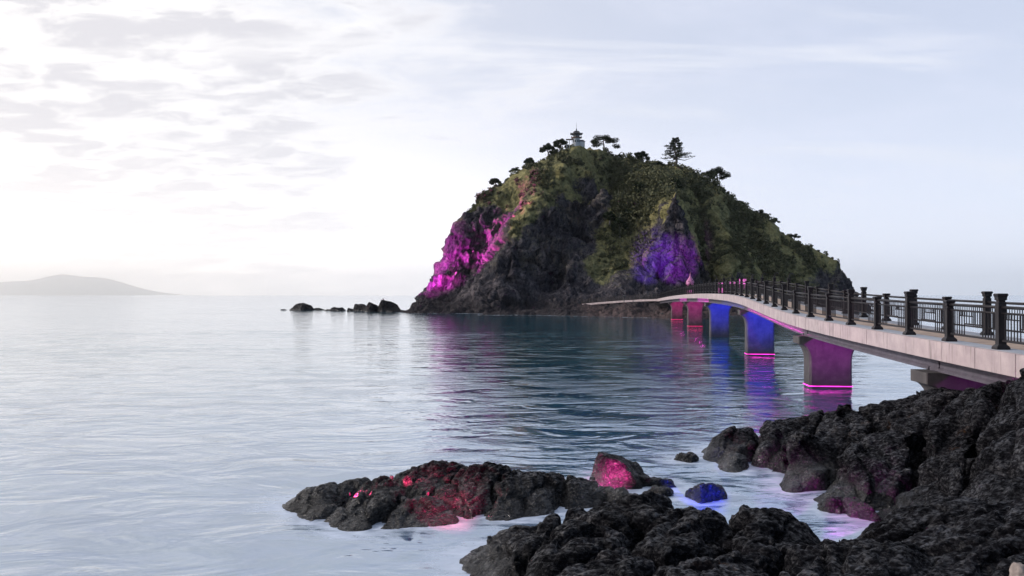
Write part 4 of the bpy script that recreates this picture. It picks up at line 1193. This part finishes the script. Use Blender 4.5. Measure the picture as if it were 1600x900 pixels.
# --- low cluster standing in the water
outcrop([
 (460, 800, 19.6), (475, 772, 19.9), (492, 762, 20), (510, 767, 20), (524, 782, 19.9), (540, 760, 20.4), (558, 755, 20.4), (580, 750, 20.4), (600, 744, 20.6), (620, 748, 20.8), (635, 737, 21.6), (655, 730, 21.8), (680, 724, 21.9), (705, 726, 21.9), (720, 740, 21.5), (740, 729, 21.3), (765, 726, 21.3), (790, 730, 21.3), (830, 737, 21.2), (860, 741, 21.1), (900, 745, 21), (930, 755, 20.8), (960, 763, 20.6), (980, 775, 20.2),
 (470, 806, 19.3), (520, 822, 18.4), (560, 828, 18.1), (640, 822, 18.4), (690, 818, 18.6), (760, 812, 18.9), (820, 808, 19.2), (880, 795, 19.9), (940, 790, 20.2), (985, 785, 20.5),
 (500, 790, 19.4), (545, 790, 19.2), (575, 770, 19.6), (610, 765, 19.9), (645, 785, 19), (658, 772, 20), (690, 752, 20.8), (715, 770, 19.9), (690, 790, 19.2), (760, 755, 20.3), (800, 765, 19.8), (850, 770, 19.9), (740, 795, 19.2), (900, 770, 20.3), (600, 795, 18.9), (800, 785, 19.4)],
 [((430, 800, 19.5), -.35), ((470, 760, 22), -.35), ((560, 745, 22.5), -.35), ((640, 730, 23.5), -.35), ((720, 722, 23.5), -.35), ((800, 728, 23), -.35), ((900, 742, 22.6), -.35), ((990, 765, 21.8), -.35), ((500, 845, 17), -.35), ((600, 850, 16.8), -.35), ((700, 840, 17.2), -.35), ((800, 830, 17.6), -.35), ((900, 815, 18.6), -.35), ((1010, 790, 20), -.35), ((440, 820, 18), -.35)],
 [((490, 785, 19.7), 'small round boulder at the far left tip of the low rock cluster'),
  ((585, 775, 19.6), 'ribbed black rock filling the left half of the low cluster'),
  ((672, 742, 21.3), 'rock lit deep red at the back of the low cluster'),
  ((665, 795, 18.9), 'low wet rock at the front middle of the cluster'),
  ((735, 765, 20.3), 'rock with a red-lit left flank at the centre of the cluster'),
  ((825, 765, 20.2), 'largest black rock of the low cluster, right of centre'),
  ((930, 772, 20.4), 'low flat rock at the right end of the cluster')],
 (-6.2, 3.6, 16.8, 23.8), .034, .60, (.35, .9), .85, 100, (.26, .15))
# --- single rocks in the channel
rock_px(978, 22.9, .66, 92, 1.3, 11, 'angular rock with magenta left side alone in the channel', rz=-18, facets=8, sharp=16, rough=.7, sub=5)
rock_px(1022, 22.6, .25, 70, .7, 12, 'low tail of rock right of the magenta rock', sub=5, facets=8)
rock_px(1034, 21.4, .20, 52, .6, 13, 'small flat dark rock between the magenta and blue rocks', sub=5)
rock_px(1099, 20.9, .38, 68, .9, 14, 'small pointed rock glowing blue in the channel', sub=5, facets=8, sharp=16, rough=.7, rz=15)
rock_px(1072, 25.9, .22, 40, .7, 15, 'tiny black rock awash near the far edge of the channel', sub=5)
# --- right bank
outcrop([
 (1103, 714, 26.0), (1120, 690, 26.4), (1150, 670, 26.6), (1168, 678, 26.4), (1190, 670, 26.6), (1215, 654, 27.2), (1240, 655, 27.2), (1255, 660, 26.6), (1275, 645, 26.6), (1300, 634, 26.4), (1345, 627, 26.4), (1368, 640, 26.2), (1385, 631, 27.6), (1430, 616, 27.6), (1470, 609, 27.4), (1488, 616, 26), (1505, 611, 23.4), (1540, 604, 21.8), (1580, 599, 20.4), (1610, 592, 19.8), (1690, 580, 18.8), (1800, 570, 18.5),
 (1115, 722, 25.5), (1130, 735, 24.3), (1180, 738, 24.0), (1215, 741, 23.8), (1230, 765, 21.9), (1260, 770, 21.5), (1285, 772, 21.4), (1300, 790, 20.2), (1340, 808, 19.2), (1375, 813, 18.9),
 (1150, 705, 25.2), (1200, 700, 25.2), (1225, 715, 23.8), (1255, 690, 24.5), (1300, 678, 24.6), (1285, 730, 22.8), (1330, 658, 25.2), (1245, 745, 22.5), (1310, 715, 23.3),
 (1372, 658, 24.6), (1405, 643, 24.6), (1340, 690, 23), (1300, 742, 21.6), (1295, 765, 21.0), (1350, 760, 20.3), (1385, 797, 19.2), (1400, 700, 21.5), (1440, 740, 20), (1420, 785, 18.8), (1440, 670, 22.8),
 (1480, 648, 22.6), (1500, 690, 20.5), (1480, 740, 19), (1450, 780, 18.2), (1440, 800, 17.8), (1530, 640, 20.8),
 (1540, 680, 18.5), (1570, 700, 17), (1500, 718, 18.2), (1500, 762, 17), (1560, 757, 16), (1600, 675, 17), (1600, 757, 15.2), (1680, 690, 16.5), (1800, 690, 16)],
 [((1080, 712, 26.4), -.45), ((1110, 745, 23.6), -.4), ((1170, 760, 22.4), -.4), ((1215, 785, 20.6), -.4), ((1262, 805, 19.6), -.4), ((1290, 820, 18.6), -.25), ((1130, 660, 29), -.4), ((1200, 645, 30), -.4), ((1300, 625, 31), -.5), ((1400, 610, 31.5), -.4), ((1480, 600, 31.5), -.3), ((1560, 595, 29), .2), ((1640, 590, 26), 1.2), ((1740, 580, 25), 1.4), ((1400, 830, 16.6), .1), ((1480, 810, 15.6), .5), ((1580, 800, 14.2), .9), ((1700, 800, 13.5), 1.2)],
 [((1145, 700, 25.6), 'dark rock at the far left tip of the right bank'),
  ((1215, 690, 25.9), 'rounded dark rock behind the tip of the right bank'),
  ((1290, 690, 24.3), 'steep slab leaning left with magenta light along its foot'),
  ((1430, 630, 26.6), 'low rock hump in front of the nearest bridge pier'),
  ((1375, 715, 22.0), 'broad slab in the middle of the right bank'),
  ((1480, 700, 20.8), 'tall dark slab on the right bank, right of the broad slab'),
  ((1580, 640, 18.9), 'highest black rock at the right edge under the bridge'),
  ((1555, 735, 16.6), 'squarish shadowed block low on the right bank'),
  ((1440, 780, 18.3), 'long low rock at the foot of the broad slab')],
 (4.2, 15.5, 13.2, 31.6), .045, 1.35, (.57, .82), .62, 200, (.75, .24), .3, .5)
rock_px(1305, 19.9, .30, 50, .8, 28, 'small magenta-lit rock at the waterline below the broad slab', sub=5)
rock_px(1348, 19.3, .36, 52, .8, 29, 'second magenta-lit rock tucked under the broad slab', sub=5)
# --- layered ledge, lower right
outcrop([
 (1380, 815, 17.0), (1360, 832, 16.0), (1410, 805, 17.2), (1450, 795, 17), (1500, 783, 16.2), (1550, 783, 15.2), (1600, 787, 14.2), (1680, 790, 13.6), (1335, 850, 14.6), (1400, 850, 14), (1450, 850, 13.5), (1550, 850, 12.5), (1640, 850, 11.9), (1600, 895, 11), (1500, 880, 11.9), (1450, 905, 11.5), (1700, 880, 10.8), (1330, 880, 13.4),
 (1460, 960, 10.3), (1600, 980, 9.6), (1740, 960, 9.6), (1500, 1080, 8.4), (1700, 1080, 8.2)],
 [((1335, 822, 17.6), -.25), ((1300, 845, 16.2), -.2), ((1450, 800, 18.6), .1), ((1560, 790, 17), .6), ((1700, 790, 15.5), 1.2)],
 [((1400, 835, 15.2), 'rough layered rock shelf beside the wet gap at the lower right'), ((1530, 820, 14.2), 'wide rough layered ledge at the lower right'), ((1480, 885, 11.9), 'near layered rock shelf along the bottom right'), ((1640, 870, 11.6), 'dark rock shelf running out of the lower right corner')],
 (5.2, 10.5, 7.6, 18.2), .042, .55, (.9, .25), .8, 300, (.22, .18), .25, .45, 'rock_ledge')
# --- foreground mound
outcrop([
 (722, 889, 15.6), (745, 865, 15.8), (775, 845, 15.9), (805, 826, 16), (850, 815, 16), (880, 799, 16.2), (925, 796, 16.3), (955, 782, 16.6), (985, 776, 16.8), (1020, 781, 16.6), (1042, 798, 16.2), (1075, 795, 16), (1110, 791, 16), (1160, 793, 16), (1200, 798, 16), (1240, 810, 15.8), (1266, 824, 15.6), (1282, 845, 15.2), (1288, 862, 15),
 (800, 872, 14.5), (765, 892, 14.8), (850, 860, 14.3), (900, 838, 14.7), (950, 818, 15.2), (960, 870, 13.2), (1010, 828, 14.8), (1050, 860, 13.4), (1100, 838, 14.4), (1150, 850, 13.8), (1200, 848, 13.9), (1245, 862, 13.8), (900, 890, 12.8), (1000, 897, 12.2), (1100, 897, 12), (1170, 892, 12.4),
 (1215, 893, 12.6), (1235, 868, 12.9), (1290, 848, 13.0), (1350, 843, 12.9), (1400, 850, 12.6), (1440, 880, 12.0), (1330, 880, 12), (1300, 920, 10.9), (1400, 930, 10.7),
 (1000, 960, 10.5), (1200, 960, 10.5), (850, 960, 11.5), (770, 950, 12.8), (1000, 1060, 9), (1250, 1060, 9), (1420, 1040, 9), (850, 1080, 9.4)],
 [((700, 880, 17.2), -.4), ((770, 825, 17.8), -.4), ((830, 805, 17.8), -.4), ((900, 790, 18), -.4), ((985, 770, 18.6), -.4), ((1045, 788, 18), -.4), ((1120, 785, 18), -.4), ((1210, 790, 17.8), -.4), ((1275, 812, 17.4), -.4), ((1306, 850, 15.6), -.15), ((690, 905, 15), -.4), ((690, 960, 13), -.4), ((1320, 842, 14.8), -.05), ((740, 1080, 10), -.2), ((1470, 870, 13.4), .5)],
 [((790, 865, 14.9), 'ribbed black rock at the left end of the foreground mound'),
  ((985, 795, 16.3), 'rounded black hump on top of the foreground mound'),
  ((890, 850, 14.4), 'dark rock in the left middle of the foreground mound'),
  ((1070, 835, 14.6), 'black rock with rusty lichen patches in the foreground mound'),
  ((1195, 825, 14.9), 'large rounded rock at the right end of the foreground mound'),
  ((1330, 865, 12.5), 'smooth dark boulder at the bottom right of the foreground mound'),
  ((1090, 890, 12.2), 'near rock filling the bottom edge below the foreground mound'),
  ((930, 895, 12.4), 'low rock at the bottom edge, left of centre of the foreground mound')],
 (-1.4, 6.2, 7.8, 19), .038, .80, (.5, .85), .78, 400, (.36, .18), .22, .6)
rock_px(1298, 16.2, .22, 34, .6, 41, 'pebble-sized dark rock in the wet gap right of the mound', sub=5, rough=.6)
rock_px(1332, 16.6, .20, 40, .6, 42, 'flat dark stone beside the pebble-sized rock in the wet gap', sub=5, rough=.6)
boulder('stone', ((1597 - 800) / F * 10.6, 10.6, 1.44), (.13, .13, .15), 43, 'pale beige stone in the lower right corner', sub=4, mat='pale_rock', rough=.4, cat='stone', foam=False, zmin=-5)

# --- skerries left of the island
SK = 'skerries off the left end of the island'
for k, (px, py, w, h, lab) in enumerate([
    (470, 485.0, 46, 13, 'triangular black rock, leftmost large one in the sea off the island'),
    (497, 484.6, 18, 4, 'low rock just right of the triangular sea rock'),
    (443, 484.6, 9, 1.8, 'tiny rock farthest left in the sea off the island'),
    (530, 486, 32, 7, 'low ragged rock in the gap of the sea rocks'),
    (564, 486.5, 34, 13, 'left hump of the twin-humped sea rock'),
    (600, 487.5, 46, 21, 'right and highest hump of the twin-humped sea rock'),
    (582, 487.5, 22, 17, 'narrow peak in the middle of the twin-humped sea rock'),
    (628, 487.5, 16, 4, 'small rock between the sea rocks and the island shelf'),
    (646, 488.5, 22, 5, 'flat rock nearest to the island shelf'),
    (682, 488.5, 26, 5, 'red-lit flat rock at the left foot of the island'),
    (512, 485.6, 16, 3, 'sliver of rock right of the low sea rock'),
    (548, 486.4, 18, 6, 'small jagged rock left of the twin-humped sea rock'),
    (615, 488, 26, 8, 'low shoulder on the right of the twin-humped sea rock'),
    (664, 489.2, 20, 3, 'thin flat rock between the island shelf and the red-lit rock')]):
    x, y = W(px, py); s = y / F
    ob = boulder('sea_rock', (x, y + w * s * .25, -.5 * h * s), (w * s / 2 * 1.2, w * s / 2 * .8, h * s * 1.42), 60 + k, lab, sub=5, rough=1.3, group=SK, facets=11, zmin=-1, taper=.25)

ALLR = np.concatenate(ROCKS)
def rock_top(x, y, r=.12):
    k = (ALLR[:, 0] - x) ** 2 + (ALLR[:, 1] - y) ** 2 < r * r
    return float(ALLR[k, 2].max()) if k.any() else 0.0
def at_px(px, Y, zmin=.15):
    """a resting place on rock at that bearing, moved a little towards the shore until there is rock"""
    for k in range(14):
        y = Y - .12 * k; x = (px - 800) / F * y; z = rock_top(x, y)
        if z > zmin: return (x, y, z - .01)
    return (x, y, .05)

# ================================================================ COLOURED FLOODLIGHTS
FG = 'coloured floodlights among the rocks'
def flood(px, Y, tgt, c, pw, size, lab, glow, scale=.38, zmin=.15):
    l = at_px(px, Y, zmin)
    floodlight(l, tgt, c, pw, size, lab, glow, scale, FG)
flood(612, 20.4, P(700, 748, 21.3), RED, 420, 70, 'red floodlight tucked behind the ribbed boulder of the low cluster', 'glow_red', zmin=.3)
flood(668, 19.6, P(735, 775, 19.9), (1, .04, .2), 90, 90, 'red floodlight in the dip between the two halves of the cluster', 'glow_red')
flood(546, 19.9, P(640, 762, 20.0), (1, .05, .22), 260, 100, 'red floodlight on the little second boulder from the left tip', 'glow_red', scale=.3, zmin=.25)
flood(765, 15.7, P(668, 738, 21.2), (1, .03, .17), 4000, 32, 'red floodlight on the left end of the foreground mound', 'glow_red', scale=.24, zmin=.1)
flood(925, 21.0, P(965, 740, 22.8), (1, .03, .35), 1900, 55, 'magenta floodlight behind the right end of the low cluster', 'glow_magenta')
flood(1150, 16.7, P(1098, 765, 20.9), BLUE, 5200, 20, 'blue floodlight on the far side of the foreground mound', 'glow_blue', scale=.24, zmin=.3)
flood(1205, 16.6, P(1226, 772, 21.8), MAG, 2600, 20, 'magenta floodlight on the right end of the foreground mound', 'glow_magenta', scale=.24, zmin=.3)
flood(1258, 16.2, P(1340, 793, 19.6), MAG, 1800, 22, 'magenta floodlight at the right foot of the foreground mound', 'glow_magenta', scale=.24, zmin=.2)
# island cliffs
def isl_lamp(px, py, Y, tgt, c, pw, size, lab, glow):
    p = P(px, py, Y); z = ground(p.x, p.y)
    r = floodlight((p.x, p.y, max(z, 0.2) + 2.6), tgt, c, pw, size, lab, glow, 2.2, 'floodlights at the foot of the island cliffs', .8)
    m = MB(); m.tube([(0, 0, -3.6), (0, 0, -.04)], .08, 8); m.build('pole', M['housing'], r)
def sea_lamp(px, tgt, c, pw, size, lab):
    k = np.abs(800 + ALLR[:, 0] / ALLR[:, 1] * F - px) < 2.5; k &= (ALLR[:, 1] > 200)
    v = ALLR[k]; v = v[v[:, 2].argmax()]
    floodlight((v[0], v[1], v[2] - .05), tgt, c, pw, size, lab, 'glow_magenta', 1.6, 'floodlights at the foot of the island cliffs', .8)
isl_lamp(652, 488, 243, P(690, 425, 261), MAG, 60000, 50, 'magenta floodlight on the outermost shelf left of the island cliff', 'glow_magenta')
sea_lamp(601, P(722, 395, 263), (1, .04, .85), 190000, 52, 'left magenta floodlight on the highest hump of the twin sea rock')
sea_lamp(594, P(793, 372, 261), (1, .06, .65), 420000, 27, 'right magenta floodlight on the highest hump of the twin sea rock')
isl_lamp(975, 486, 210, P(1020, 408, 246), (.22, .05, 1), 230000, 21, 'blue floodlight on the beach below the front cliff', 'glow_blue')
isl_lamp(1050, 486, 206, P(1056, 408, 246), (.45, .03, 1), 200000, 21, 'violet floodlight on the beach below the front cliff', 'glow_violet')

build_water()

# ================================================================ HAZE
def haze():
    mb = MB(); mb.box(-60000, 60000, -40000, 54000, -5.5, 1150)
    m = bpy.data.materials.new('haze_air'); m.use_nodes = True
    nt = m.node_tree; nt.nodes.clear()
    o = nt.nodes.new('ShaderNodeOutputMaterial'); v = nt.nodes.new('ShaderNodeVolumePrincipled')
    v.inputs['Color'].default_value = (1, .985, .965, 1); v.inputs['Density'].default_value = 4.2e-5; v.inputs['Anisotropy'].default_value = 0.86
    nt.links.new(v.outputs[0], o.inputs['Volume'])
    struct(mb.build('haze', m), 'stuff', 'thin sea haze')
haze()
